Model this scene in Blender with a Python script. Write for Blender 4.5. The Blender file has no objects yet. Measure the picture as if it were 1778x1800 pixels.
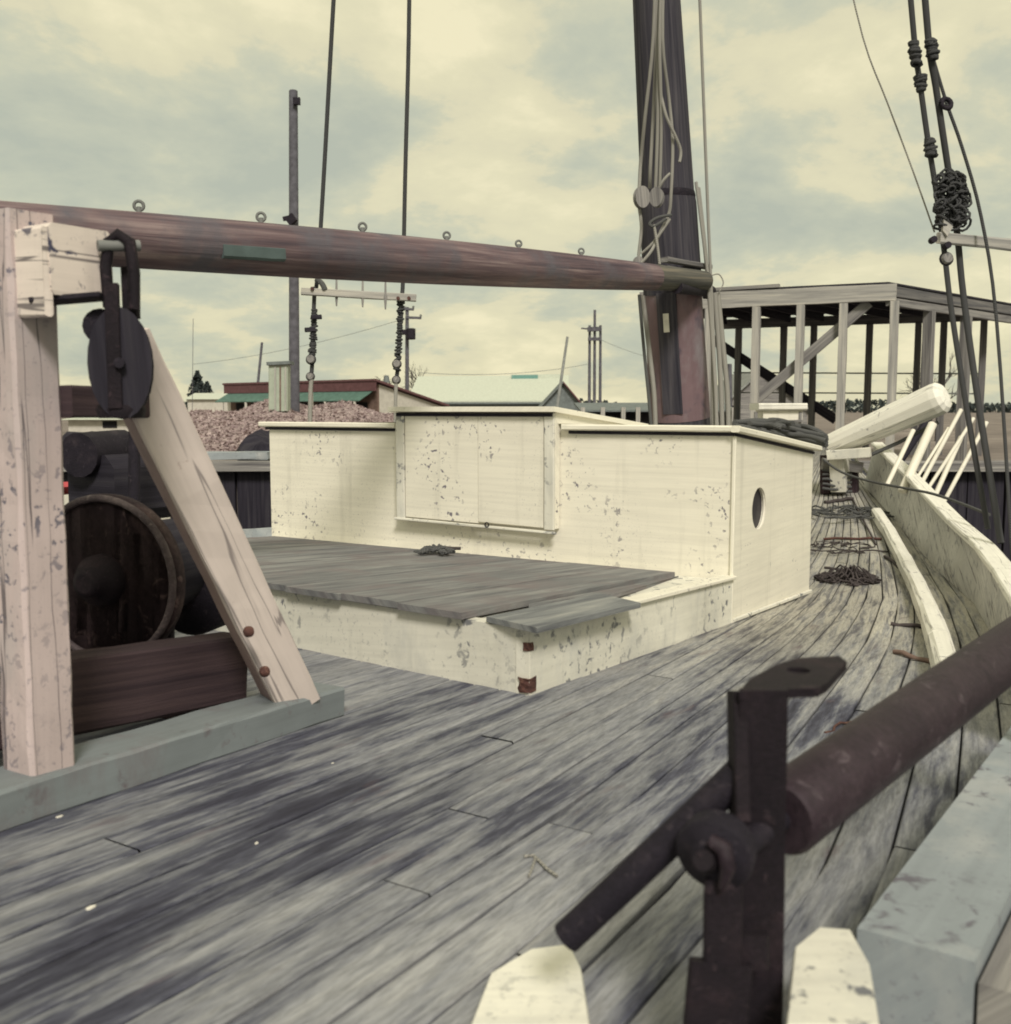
import bpy, math, random
from mathutils import Vector, Matrix, noise as mnoise
R = math.radians
rng = random.Random(7)
scene = bpy.context.scene
col = scene.collection

# ------------------------------------------------------------------ camera
CAM = Vector((0, 0, 3.2))
PITCH = R(5.7)
cd = bpy.data.cameras.new('camera'); cam = bpy.data.objects.new('camera', cd); col.objects.link(cam)
cam.location = CAM; cam.rotation_euler = (R(90) - PITCH, 0, 0)
cd.lens = 36; cd.sensor_width = 36; cd.clip_start = 0.05; cd.clip_end = 6000
cd.dof.use_dof = True; cd.dof.focus_distance = 6.5; cd.dof.aperture_fstop = 5.0
scene.camera = cam

# ------------------------------------------------------------------ sky, sun, exposure
SUN_AZ, SUN_EL = R(170), R(42)      # azimuth clockwise from +Y (view direction), elevation
world = bpy.data.worlds.new('World'); scene.world = world; world.use_nodes = True
wn, wl = world.node_tree.nodes, world.node_tree.links
wn.clear()
def W_(t, **k):
    n = wn.new(t)
    for a, v in k.items(): setattr(n, a, v)
    return n
out = W_('ShaderNodeOutputWorld'); bg = W_('ShaderNodeBackground'); wl.new(bg.outputs[0], out.inputs[0])
sky = W_('ShaderNodeTexSky', sky_type='NISHITA', sun_disc=False, sun_elevation=SUN_EL, sun_rotation=SUN_AZ)
sky.dust_density = 3.0
tc = W_('ShaderNodeTexCoord'); sep = W_('ShaderNodeSeparateXYZ'); vr = W_('ShaderNodeVectorRotate', rotation_type='Z_AXIS'); vr.inputs['Angle'].default_value = -.25
wl.new(tc.outputs['Generated'], vr.inputs['Vector']); wl.new(vr.outputs[0], sep.inputs[0])
def wmath(op, a, b=None):
    n = W_('ShaderNodeMath', operation=op)
    for i, v in enumerate((a, b)):
        if v is None: continue
        if isinstance(v, (int, float)): n.inputs[i].default_value = v
        else: wl.new(v, n.inputs[i])
    return n.outputs[0]
zz = wmath('ADD', wmath('ABSOLUTE', sep.outputs[2]), 0.32)
cmb = W_('ShaderNodeCombineXYZ')
wl.new(wmath('DIVIDE', sep.outputs[0], zz), cmb.inputs[0]); wl.new(wmath('DIVIDE', sep.outputs[1], zz), cmb.inputs[1])
cmb.inputs[2].default_value = 7.7
n1 = W_('ShaderNodeTexNoise'); n1.inputs['Scale'].default_value = 2.0; n1.inputs['Detail'].default_value = 9; n1.inputs['Roughness'].default_value = 0.60; n1.inputs['Distortion'].default_value = 0.15
wl.new(cmb.outputs[0], n1.inputs['Vector'])
cr = W_('ShaderNodeValToRGB'); wl.new(n1.outputs[0], cr.inputs[0])
e = cr.color_ramp.elements
e[0].position = 0.35; e[0].color = (5.5, 5.85, 4.75, 1)
e[1].position = 0.64; e[1].color = (10.3, 9.5, 6.4, 1)
m_ = e.new(0.435); m_.color = (6.4, 6.6, 5.1, 1)
m_ = e.new(0.485); m_.color = (7.3, 7.25, 5.3, 1)
m_ = e.new(0.515); m_.color = (8.5, 8.0, 5.5, 1)
m_ = e.new(0.57); m_.color = (9.0, 8.45, 5.7, 1)
mix = W_('ShaderNodeMixRGB'); mix.inputs[0].default_value = 0.93
wl.new(sky.outputs[0], mix.inputs[1]); wl.new(cr.outputs[0], mix.inputs[2])
wl.new(mix.outputs[0], bg.inputs[0]); bg.inputs[1].default_value = 0.09

sd = bpy.data.lights.new('sun', 'SUN'); sun = bpy.data.objects.new('sun', sd); col.objects.link(sun)
sd.energy = 2.9; sd.angle = R(13); sd.color = (1.0, 0.94, 0.86)
sdir = Vector((math.sin(SUN_AZ) * math.cos(SUN_EL), math.cos(SUN_AZ) * math.cos(SUN_EL), math.sin(SUN_EL)))
sun.rotation_euler = (-sdir).to_track_quat('-Z', 'Y').to_euler(); sun.location = sdir * 60
scene.view_settings.view_transform = 'Standard'; scene.view_settings.look = 'None'
scene.cycles.pixel_filter_type = 'GAUSSIAN'; scene.cycles.filter_width = 2.1
scene.view_settings.exposure = 0.0; scene.view_settings.gamma = 1.0

# ------------------------------------------------------------------ placing helpers
DK = 1.0
F, CX, CY = 1800.0, 889.0, 900.0
FW = Vector((0, math.cos(PITCH), -math.sin(PITCH))); UP = Vector((0, math.sin(PITCH), math.cos(PITCH))); RT = Vector((1, 0, 0))
def W(x, y, d):
    """the place seen at this spot of the photograph, d metres away"""
    return CAM + d * DK * (FW + RT * ((x - CX) / F) - UP * ((y - CY) / F))
def onz(x, y, z):
    """the place on a level z (relative to eye height)"""
    v = FW + RT * ((x - CX) / F) - UP * ((y - CY) / F)
    return CAM + v * (z / v.z)
AX = R(32); SA = Vector((math.sin(AX), math.cos(AX), 0)); SB = Vector((math.cos(AX), -math.sin(AX), 0))
def S(a, b, z):
    """ship frame: a forward, b to starboard, z from eye height"""
    return CAM + SA * a + SB * b + Vector((0, 0, z))
def zd(a): return -.87 - .0534 * a + .0187 * max(0, a - 6) ** 2
BC = -3.7
BSK = [(-6, -.9), (-3, -.3), (0, -.15), (2, -.22), (4, -.48), (5.2, -.66), (7, -1.03), (9, -1.6), (10.7, -2.2), (12, -2.78), (13.2, -3.35), (14.0, -3.68)]
def bs(a):
    if a <= BSK[0][0]: return BSK[0][1]
    for (a0, b0), (a1, b1) in zip(BSK, BSK[1:]):
        if a <= a1: return b0 + (b1 - b0) * (a - a0) / (a1 - a0)
    return BSK[-1][1]
def ondeck(x, y, off=0.0):
    v = FW + RT * ((x - CX) / F) - UP * ((y - CY) / F)
    d = .3
    while d < 40:
        q = v * d
        if q.z <= zd(q.dot(SA)) + off: break
        d += .004
    return CAM + v * d

# ------------------------------------------------------------------ materials
MATS = {}
class NT:
    def __init__(s, name):
        s.m = bpy.data.materials.new(name); s.m.use_nodes = True
        s.n = s.m.node_tree.nodes; s.l = s.m.node_tree.links
        s.p = s.n['Principled BSDF']; MATS[name] = s.m
    def new(s, t, **k):
        n = s.n.new(t)
        for a, v in k.items(): setattr(n, a, v)
        return n
    def set(s, sock, v):
        if isinstance(v, bpy.types.NodeSocket): s.l.new(v, sock)
        else: sock.default_value = v
    def coord(s, kind='UV', scale=(1, 1, 1), rot=0.0, rand=True):
        t = s.new('ShaderNodeTexCoord'); v = t.outputs[kind]
        if rand:
            oi = s.new('ShaderNodeObjectInfo'); mu = s.new('ShaderNodeMath', operation='MULTIPLY'); mu.inputs[1].default_value = 61.0
            s.l.new(oi.outputs['Random'], mu.inputs[0])
            ad = s.new('ShaderNodeVectorMath', operation='ADD'); s.l.new(v, ad.inputs[0]); s.l.new(mu.outputs[0], ad.inputs[1]); v = ad.outputs[0]
        mp = s.new('ShaderNodeMapping'); mp.inputs['Scale'].default_value = scale; mp.inputs['Rotation'].default_value = (0, 0, rot)
        if rot:
            mp.inputs['Scale'].default_value = (1, 1, 1); s.l.new(v, mp.inputs[0])
            m2 = s.new('ShaderNodeMapping'); m2.inputs['Scale'].default_value = scale; s.l.new(mp.outputs[0], m2.inputs[0]); return m2.outputs[0]
        s.l.new(v, mp.inputs[0]); return mp.outputs[0]
    def noise(s, vec, scale=1, detail=6, rough=.55, dist=0):
        n = s.new('ShaderNodeTexNoise'); s.l.new(vec, n.inputs['Vector'])
        n.inputs['Scale'].default_value = scale; n.inputs['Detail'].default_value = detail; n.inputs['Roughness'].default_value = rough; n.inputs['Distortion'].default_value = dist
        return n.outputs[0]
    def ramp(s, fac, stops):
        r = s.new('ShaderNodeValToRGB'); s.l.new(fac, r.inputs[0]); el = r.color_ramp.elements
        while len(el) < len(stops): el.new(.5)
        for q, (p, c) in zip(el, stops):
            q.position = p; q.color = (c, c, c, 1) if isinstance(c, (int, float)) else (*c, 1)
        return r.outputs[0]
    def mix(s, fac, a, b, mode='MIX'):
        n = s.new('ShaderNodeMixRGB', blend_type=mode)
        for i, v in enumerate((fac, a, b)):
            if isinstance(v, bpy.types.NodeSocket): s.l.new(v, n.inputs[i])
            elif i == 0: n.inputs[0].default_value = v
            else: n.inputs[i].default_value = (*v, 1)
        return n.outputs[0]
    def math(s, op, a, b):
        n = s.new('ShaderNodeMath', operation=op)
        for i, v in enumerate((a, b)): s.set(n.inputs[i], v)
        return n.outputs[0]
    def bump(s, h, strength=.3, dist=.01):
        b = s.new('ShaderNodeBump'); b.inputs['Strength'].default_value = strength; b.inputs['Distance'].default_value = dist
        s.l.new(h, b.inputs['Height']); s.l.new(b.outputs[0], s.p.inputs['Normal'])
    def done(s, colr, rough=.85, metal=0.0, spec=.25):
        s.set(s.p.inputs['Base Color'], colr if isinstance(colr, bpy.types.NodeSocket) else (*colr, 1))
        s.set(s.p.inputs['Roughness'], rough); s.p.inputs['Metallic'].default_value = metal
        s.p.inputs['Specular IOR Level'].default_value = spec
        return s.m

def wood(name, dark, mid, light, su=.7, sv=22, blotch=None, bump=.35):
    t = NT(name); uv = t.coord('UV', (su, sv, 1))
    g = t.noise(uv, 1.0, 9, .62, .4)
    c = t.ramp(g, [(.33, dark), (.5, mid), (.68, light)])
    if blotch:
        o = t.coord('Object', (1, 1, 1)); b = t.ramp(t.noise(o, 3.2, 5, .6), [(.48, 0.0), (.66, 1.0)])
        c = t.mix(b, c, blotch)
    fine = t.noise(t.coord('UV', (3, 130, 1)), 1, 4, .6)
    c = t.mix(.35, c, t.ramp(fine, [(.3, .3), (.7, 1.0)]), 'MULTIPLY')
    t.bump(t.math('ADD', g, fine), bump, .006)
    return t.done(c, .88)

def paint(name, base, under, chip=.64, chip_scale=26, vary=.1, stain=None, lowt=(.5, .62), bump=.25, soft=.05, crack=0.0):
    t = NT(name); o = t.coord('Object', (1, 1, 1))
    v = t.noise(o, 1.7, 6, .6)
    c = t.mix(t.ramp(v, [(.35, 0.0), (.7, 1.0)]), tuple(x * (1 - vary) for x in base), tuple(min(x * (1 + vary * .5), .9) for x in base))
    fine = t.noise(t.coord('UV', (2.0, 45, 1)), 1, 4, .6)
    c = t.mix(.22, c, t.ramp(fine, [(.25, .45), (.6, 1.0)]), 'MULTIPLY')
    if stain:
        s_ = t.ramp(t.noise(t.coord('Object', (2.2, 2.2, 1.1)), 1.6, 6, .65), [(.52, 0.0), (.72, .75)])
        c = t.mix(s_, c, stain)
    lo = t.ramp(t.noise(o, 2.3, 3, .5), [(lowt[0], 0.0), (lowt[1], 1.0)])
    ch = t.noise(o, chip_scale, 4, .6, .3)
    mask = t.math('MULTIPLY', t.ramp(ch, [(chip, 0.0), (chip + soft, 1.0)]), lo)
    dr_ = t.ramp(t.noise(t.coord('Object', (9, 9, .7)), 1.0, 6, .62), [(.56, 0.0), (.70, .30)])
    c = t.mix(dr_, c, tuple(x * .55 for x in base))
    if crack:
        cn = t.noise(t.coord('UV', (.45, 14, 1)), 1.0, 3, .5, .3)
        ck = t.ramp(t.math('ABSOLUTE', t.math('SUBTRACT', cn, .5), 0.0), [(.004, crack), (.012, 0.0)])
        c = t.mix(ck, c, (.07, .06, .07))
    sp = t.math('MULTIPLY', t.ramp(t.noise(o, chip_scale * 3.1, 3, .6), [(chip + .03, 0.0), (chip + .09, .7)]), t.ramp(t.noise(o, 1.3, 2, .5), [(.42, .1), (.6, 1.0)]))
    c = t.mix(sp, c, tuple(x * .55 + y * .45 for x, y in zip(under, base)))
    c = t.mix(mask, c, under)
    h = t.math('SUBTRACT', t.math('MULTIPLY', fine, .15), mask)
    t.bump(h, bump, .004)
    return t.done(c, .62, 0, .3)

def rust(name, dark, mid, hi, scale=9, rough=.75):
    t = NT(name); o = t.coord('Object', (1, 1, 1))
    g = t.noise(o, scale, 8, .65, .5)
    c = t.ramp(g, [(.32, dark), (.55, mid), (.74, hi)])
    pit = t.noise(o, scale * 14, 6, .7)
    c = t.mix(.55, c, t.ramp(pit, [(.35, .4), (.55, 1.0), (.72, 1.5)]), 'MULTIPLY')
    sc = t.ramp(t.noise(o, scale * 3.5, 5, .65, .6), [(.60, 0.0), (.68, .5)])
    c = t.mix(sc, c, tuple(min(1, x * 1.5 + .01) for x in hi))
    t.bump(t.math('ADD', pit, sc), .6, .004)
    return t.done(c, rough, .15, .3)

def plain(name, c, rough=.8, vary=.25, scale=5):
    t = NT(name); g = t.noise(t.coord('Object', (1, 1, 1)), scale, 5, .6)
    k = t.mix(t.ramp(g, [(.3, 0.0), (.72, 1.0)]), tuple(x * (1 - vary) for x in c), tuple(min(1, x * (1 + vary)) for x in c))
    return t.done(k, rough)

# deck: weathered bare boards with streaks of grey paint, a cream tone forward and dark wet stains running along the planks
def deck_mat():
    t = NT('weathered_deck'); ro = -R(90) + AX
    big = t.noise(t.coord('Object', (.45, 1.3, 1), ro, rand=False), .8, 4, .55, .4)
    blot = t.math('ADD', t.math('MULTIPLY', t.noise(t.coord('Object', (1.5, 11, 1), ro, rand=False), 1.0, 9, .7, .3), .6), t.math('MULTIPLY', t.noise(t.coord('UV', (1.2, 9, 1)), 1.0, 9, .7, .3), .4))
    st = t.noise(t.coord('UV', (2.0, 18, 1)), 1, 8, .68, .5)
    st2 = t.noise(t.coord('UV', (13, 75, 1)), 1, 6, .72, .3)
    f = t.math('ADD', t.math('MULTIPLY', blot, .62), t.math('ADD', t.math('MULTIPLY', st, .36), t.math('MULTIPLY', big, .49)))
    c = t.ramp(f, [(.60, (.036, .036, .056)), (.665, (.078, .081, .112)), (.705, (.170, .176, .203)), (.76, (.262, .268, .288)), (.86, (.37, .37, .375))])
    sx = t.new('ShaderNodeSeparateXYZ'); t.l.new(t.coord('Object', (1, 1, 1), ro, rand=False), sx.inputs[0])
    fore_cream = t.math('MULTIPLY', t.ramp(t.math('ADD', t.math('MULTIPLY', sx.outputs[0], .1), t.math('MULTIPLY', blot, .35)), [(.52, 0.0), (.74, .8)]), t.ramp(st, [(.40, .25), (.55, 1.0)]))  # cream tone grows forward along the ship axis, broken by noise
    c = t.mix(fore_cream, c, (.47, .445, .375))
    c = t.mix(.55, c, t.ramp(st2, [(.34, .35), (.56, 1.0), (.70, 1.25)]), 'MULTIPLY')
    uvx = t.new('ShaderNodeSeparateXYZ'); tcx = t.new('ShaderNodeTexCoord'); t.l.new(tcx.outputs['UV'], uvx.inputs[0])
    edge = t.math('ABSOLUTE', t.math('SUBTRACT', uvx.outputs[1], .09), 0.0)
    ed_ = t.math('MULTIPLY', t.ramp(t.math('ADD', edge, t.math('MULTIPLY', t.noise(t.coord('UV', (2.5, 12, 1)), 1, 5, .65), .05)), [(.092, 0.0), (.114, 1.0)]), .25)
    c = t.mix(ed_, c, (.035, .034, .045))
    pr = t.ramp(t.noise(t.coord('Object', (1.6, 5.0, 1), ro, rand=False), 2.0, 4, .6), [(.62, 0.0), (.72, .5)])
    c = t.mix(pr, c, (.12, .085, .095))
    oi = t.new('ShaderNodeObjectInfo')
    c = t.mix(1.0, c, t.ramp(oi.outputs['Random'], [(0, .84), (1, 1.1)]), 'MULTIPLY')
    t.bump(t.math('ADD', st, t.math('MULTIPLY', st2, .7)), .5, .006)
    return t.done(c, .82, 0, .3)
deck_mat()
plain('caulk', (.05, .05, .06), .95)
paint('white_paint', (.82, .785, .675), (.17, .16, .19), .588, 30, .06, None, (.47, .60))
paint('white_paint_clean', (.80, .765, .66), (.25, .24, .25), .655, 36, .05)
paint('white_paint_worn', (.75, .73, .64), (.17, .175, .19), .57, 19, .12, (.50, .50, .47), (.40, .56), soft=.07)
paint('bulwark_paint', (.56, .55, .51), (.20, .20, .22), .57, 16, .18, (.40, .40, .39), (.38, .54), soft=.09, crack=.9)
paint('trim_paint', (.83, .795, .68), (.12, .11, .13), .66, 40, .06)
paint('white_log', (.83, .81, .73), (.30, .29, .30), .61, 20, .06, crack=.5)
paint('pink_paint', (.55, .455, .45), (.10, .10, .14), .575, 38, .12, (.42, .39, .39), (.36, .56), soft=.06, crack=.8)
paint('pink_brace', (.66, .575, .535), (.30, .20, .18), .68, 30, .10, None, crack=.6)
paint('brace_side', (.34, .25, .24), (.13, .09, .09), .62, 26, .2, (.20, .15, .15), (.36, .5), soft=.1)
paint('head_paint', (.76, .67, .61), (.06, .06, .10), .575, 15, .1, None, (.35, .45), crack=.8)
paint('grey_paint', (.215, .24, .255), (.10, .065, .075), .60, 9, .15, (.15, .115, .125), (.38, .55), soft=.12)
paint('blue_grey_paint', (.31, .345, .37), (.13, .125, .15), .575, 20, .15, (.43, .435, .43), (.40, .55), soft=.1)
paint('mast_red', (.20, .135, .15), (.07, .062, .085), .56, 4, .2, (.25, .235, .25), (.35, .5), soft=.14)
wood('mast_dark', (.030, .029, .042), (.058, .054, .068), (.105, .098, .11))
wood('boom_wood', (.075, .058, .072), (.155, .108, .118), (.28, .215, .215), .9, 20, (.125, .115, .135))
wood('boom_end', (.055, .055, .055), (.12, .115, .10), (.23, .20, .15))
plain('teal_patch', (.085, .115, .115), .8)
wood('grey_wood', (.12, .115, .12), (.24, .23, .225), (.38, .365, .34))
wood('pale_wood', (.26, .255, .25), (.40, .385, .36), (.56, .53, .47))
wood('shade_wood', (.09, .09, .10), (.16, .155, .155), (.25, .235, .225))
wood('cover_wood', (.11, .112, .122), (.205, .208, .212), (.315, .315, .305), 1.2, 13, (.20, .178, .182))
wood('loose_board', (.12, .125, .138), (.225, .235, .24), (.37, .37, .35), 1.4, 12)
wood('brown_timber', (.028, .018, .024), (.052, .034, .040), (.085, .056, .06))
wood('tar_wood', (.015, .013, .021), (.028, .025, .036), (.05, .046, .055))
rust('rust_dark', (.007, .0045, .0085), (.013, .0082, .013), (.032, .019, .025))
rust('rust_disc', (.022, .014, .018), (.042, .026, .031), (.13, .088, .086), 4)
rust('rim_steel', (.055, .042, .05), (.10, .078, .085), (.20, .165, .16), 6)
rust('roller_steel', (.023, .0145, .022), (.040, .026, .035), (.085, .065, .077), 6, .55)
rust('iron_black', (.011, .009, .016), (.019, .015, .024), (.045, .035, .044), 12)
rust('rust_spot', (.05, .025, .025), (.12, .055, .045), (.22, .12, .09), 25)
plain('galvanised', (.17, .175, .17), .6)
def rope_mat(name, c1, c2):
    t = NT(name); w = t.new('ShaderNodeTexWave', wave_type='BANDS', bands_direction='DIAGONAL')
    t.l.new(t.coord('UV', (18, 18, 1)), w.inputs[0]); w.inputs['Scale'].default_value = 2.2; w.inputs['Distortion'].default_value = .6
    c = t.mix(w.outputs[1] if len(w.outputs) > 1 else w.outputs[0], c1, c2); t.bump(w.outputs[0], .6, .006); return t.done(c, .9)
rope_mat('rope', (.20, .195, .185), (.42, .405, .36)); rope_mat('rope_dark', (.055, .058, .062), (.14, .14, .135)); rope_mat('rope_tarred', (.035, .037, .043), (.085, .085, .085))
t = NT('porthole_glass'); t.done((.018, .016, .024), .35, 0, .2)
plain('paper', (.75, .72, .64)); plain('marine_red', (.42, .07, .08), .6); plain('green_tin', (.085, .155, .13), .7); plain('red_roof', (.125, .06, .065), .8)
plain('pale_roof', (.50, .53, .45), .7, .1); plain('pale_wall', (.50, .475, .42), .8, .12); plain('grey_slate', (.15, .17, .17), .8); plain('opening', (.016, .015, .018), .9)
plain('pole_wood', (.10, .098, .115), .9, .35); plain('box_green', (.34, .38, .31), .7, .12); plain('teal_sign', (.13, .26, .235), .7, .1); plain('bark', (.06, .05, .05)); plain('needles', (.035, .045, .045), .9, .4, 2)
plain('tan_twig', (.17, .115, .095)); plain('haze_grey', (.24, .25, .24))
def shells_mat():
    t = NT('oyster_shell'); o = t.coord('Object', (1, 1, 1), rand=False); vo = t.new('ShaderNodeTexVoronoi'); t.l.new(o, vo.inputs[0]); vo.inputs['Scale'].default_value = 7
    c = t.mix(.75, t.ramp(t.noise(o, .6, 6, .6), [(.3, (.25, .19, .195)), (.7, (.38, .30, .295))]), t.ramp(vo.outputs['Color'], [(.2, (.22, .165, .17)), (.55, (.34, .265, .26)), (.9, (.50, .42, .40))]))
    t.bump(vo.outputs['Distance'], .8, .08); return t.done(c, .9)
shells_mat()
def ground_mat():
    t = NT('yard_ground'); o = t.coord('Object', (1, 1, 1), rand=False)
    c = t.ramp(t.noise(o, .35, 9, .65), [(.3, (.10, .085, .08)), (.5, (.19, .16, .145)), (.7, (.30, .265, .235))]); t.bump(t.noise(o, 4, 6, .7), .5, .05); return t.done(c, .95)
ground_mat()
def water_mat():
    t = NT('harbour_water'); o = t.coord('Object', (1, 1, 1), rand=False); t.bump(t.noise(o, 1.6, 5, .6), .4, .06); return t.done((.02, .026, .028), .08, 0, .5)
water_mat()

# ------------------------------------------------------------------ mesh helpers
class M:
    def __init__(s): s.v = []; s.f = []; s.uv = []; s.sm = []
    def add(s, verts, faces, uvs=None, smooth=False):
        o = len(s.v); s.v += [Vector(q) for q in verts]
        for i, f in enumerate(faces):
            s.f.append([k + o for k in f]); s.sm.append(smooth)
            s.uv.append(uvs[i] if uvs else None)
        return s
    def beam(s, p0, p1, w, h, up=(0, 0, 1), ch=.006, n=1, jit=0.0, w1=None, h1=None):
        p0, p1 = Vector(p0), Vector(p1); d = (p1 - p0); L = d.length; d.normalize(); up = Vector(up)
        x = d.cross(up)
        if x.length < 1e-4: x = d.cross(Vector((1, 0, 0)))
        x.normalize(); y = x.cross(d).normalized()
        w1 = w if w1 is None else w1; h1 = h if h1 is None else h1
        V = []; per = None
        for i in range(n + 1):
            t = i / n; ww, hh = (w + (w1 - w) * t) / 2, (h + (h1 - h) * t) / 2; c = min(ch, ww * .4, hh * .4)
            P = [(ww - c, -hh), (ww, -hh + c), (ww, hh - c), (ww - c, hh), (-ww + c, hh), (-ww, hh - c), (-ww, -hh + c), (-ww + c, -hh)]
            for k, (a, b) in enumerate(P):
                j = Vector((rng.uniform(-jit, jit), rng.uniform(-jit, jit), rng.uniform(-jit, jit))) if jit else Vector()
                V.append(p0 + d * (L * t) + x * a + y * b + j)
            if per is None:
                per = [0]
                for k in range(8): per.append(per[-1] + math.dist(P[k], P[(k + 1) % 8]))
        Fc, U = [], []
        for i in range(n):
            for k in range(8):
                k2 = (k + 1) % 8
                Fc.append([i * 8 + k, i * 8 + k2, (i + 1) * 8 + k2, (i + 1) * 8 + k]); a, b = L * i / n, L * (i + 1) / n
                U.append([(a, per[k]), (a, per[k + 1]), (b, per[k + 1]), (b, per[k])])
        Fc.append(list(range(7, -1, -1))); U.append([(V[q] - p0).dot(x) * .1 and ((V[q] - p0).dot(x) * .1, (V[q] - p0).dot(y)) or (0, (V[q] - p0).dot(y)) for q in range(7, -1, -1)])
        Fc.append([n * 8 + k for k in range(8)]); U.append([((V[n * 8 + q] - p1).dot(x) * .1, (V[n * 8 + q] - p1).dot(y)) for q in range(8)])
        return s.add(V, Fc, U)
    def tube(s, pts, r, seg=8, cap=True, smooth=True, squash=1.0):
        pts = [Vector(p) for p in pts]; n = len(pts); rs = r if isinstance(r, (list, tuple)) else [r] * n
        V, Fc, U = [], [], []; nx = None; run = 0
        rows = []
        for i, p in enumerate(pts):
            d = (pts[min(i + 1, n - 1)] - pts[max(i - 1, 0)])
            if d.length < 1e-7: d = Vector((0, 0, 1))
            d.normalize()
            if nx is None:
                nx = d.cross(Vector((0, 0, 1)))
                if nx.length < .05: nx = d.cross(Vector((1, 0, 0)))
            nx = (nx - d * nx.dot(d)).normalized(); ny = d.cross(nx)
            if i: run += (pts[i] - pts[i - 1]).length
            rows.append(run)
            for k in range(seg):
                a = 2 * math.pi * k / seg; V.append(p + nx * (math.cos(a) * rs[i]) + ny * (math.sin(a) * rs[i] * squash))
        rm = max(rs)
        for i in range(n - 1):
            for k in range(seg):
                k2 = (k + 1) % seg; Fc.append([i * seg + k, i * seg + k2, (i + 1) * seg + k2, (i + 1) * seg + k])
                c = 2 * math.pi * rm / seg
                U.append([(rows[i], k * c), (rows[i], (k + 1) * c), (rows[i + 1], (k + 1) * c), (rows[i + 1], k * c)])
        s.add(V, Fc, U, smooth)
        if cap:
            s.add(V[:seg], [list(range(seg - 1, -1, -1))], [[(math.cos(k) * .1, math.sin(k) * .1) for k in range(seg)]])
            s.add(V[-seg:], [list(range(seg))], [[(math.cos(k) * .1, math.sin(k) * .1) for k in range(seg)]])
        return s
    def slab(s, poly, vec):
        """a polygon of real points pushed along vec"""
        poly = [Vector(p) for p in poly]; vec = Vector(vec); n = len(poly)
        ux = (poly[1] - poly[0]).normalized(); nn = vec.normalized() if vec.length else Vector((0, 0, 1)); uy = nn.cross(ux)
        uvf = lambda p: ((p - poly[0]).dot(ux), (p - poly[0]).dot(uy) + (p - poly[0]).dot(nn))
        V = poly + [p + vec for p in poly]
        Fc = [list(range(n - 1, -1, -1)), [n + k for k in range(n)]] + [[k, (k + 1) % n, n + (k + 1) % n, n + k] for k in range(n)]
        U = [[uvf(V[q]) for q in f] for f in Fc]
        return s.add(V, Fc, U)
    def box(s, c, sx, sy, sz, ch=.004):
        """upright box in ship axes: centre of base, size along a, b, z"""
        c = Vector(c); return s.beam(c - SA * sx / 2 + Vector((0, 0, sz / 2)), c + SA * sx / 2 + Vector((0, 0, sz / 2)), sy, sz, ch=ch)
    def build(s, name, mat, parent=None, org=None):
        me = bpy.data.meshes.new(name)
        if parent is None and org is None:
            xs = [v.x for v in s.v]; ys = [v.y for v in s.v]; org = Vector(((min(xs) + max(xs)) / 2, (min(ys) + max(ys)) / 2, min(v.z for v in s.v)))
        elif parent is not None: org = WORLD[parent.name]
        me.from_pydata([v - org for v in s.v], [], s.f)
        uvl = me.uv_layers.new(name='UVMap'); i = 0; buf = []
        for fi, f in enumerate(s.f):
            for k, vi in enumerate(f):
                buf += list(s.uv[fi][k]) if s.uv[fi] else [s.v[vi].x, s.v[vi].y]
        uvl.data.foreach_set('uv', buf)
        me.polygons.foreach_set('use_smooth', s.sm)
        me.materials.append(MATS[mat]); me.update()
        o = bpy.data.objects.new(name, me); col.objects.link(o)
        if parent is None: o.location = org
        else: o.parent = parent
        WORLD[o.name] = org
        return o
WORLD = {}
def tag(o, label, cat, group=None, kind=None):
    if label: o['label'] = label
    if cat: o['category'] = cat
    if group: o['group'] = group
    if kind: o['kind'] = kind
    return o
def thing(name, loc, label, cat, group=None):
    o = bpy.data.objects.new(name, None); o.empty_display_size = .1; col.objects.link(o); o.location = loc; WORLD[o.name] = Vector(loc)
    return tag(o, label, cat, group)
def structure(name, loc=(0, 0, 0)):
    o = bpy.data.objects.new(name, None); col.objects.link(o); o.location = loc; WORLD[o.name] = Vector(loc); o['kind'] = 'structure'; return o
def ring(c, n, r, tube, mat=None, seg=14, sub=6, arc=(0, 2 * math.pi), up=(0, 0, 1)):
    n = Vector(n).normalized(); x = n.cross(Vector(up))
    if x.length < .01: x = n.cross(Vector((1, 0, 0)))
    x.normalize(); y = x.cross(n).normalized()
    return [Vector(c) + x * (math.cos(arc[0] + (arc[1] - arc[0]) * k / seg) * r) + y * (math.sin(arc[0] + (arc[1] - arc[0]) * k / seg) * r) for k in range(seg + 1)]
def disc(m, c, n, prof, seg=28):
    """lathe: prof = [(offset along n, radius)...]"""
    n = Vector(n).normalized(); return m.tube([Vector(c) + n * o for o, r in prof], [r for o, r in prof], seg)
def jig(p, q, n, amp, sag=0):
    p, q = Vector(p), Vector(q); o = []
    for i in range(n + 1):
        t = i / n; j = Vector([rng.uniform(-amp, amp) for _ in range(3)]) if 0 < i < n else Vector()
        o.append(p.lerp(q, t) + j - Vector((0, 0, sag * 4 * t * (1 - t))))
    return o
Z = Vector((0, 0, 1))

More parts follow.
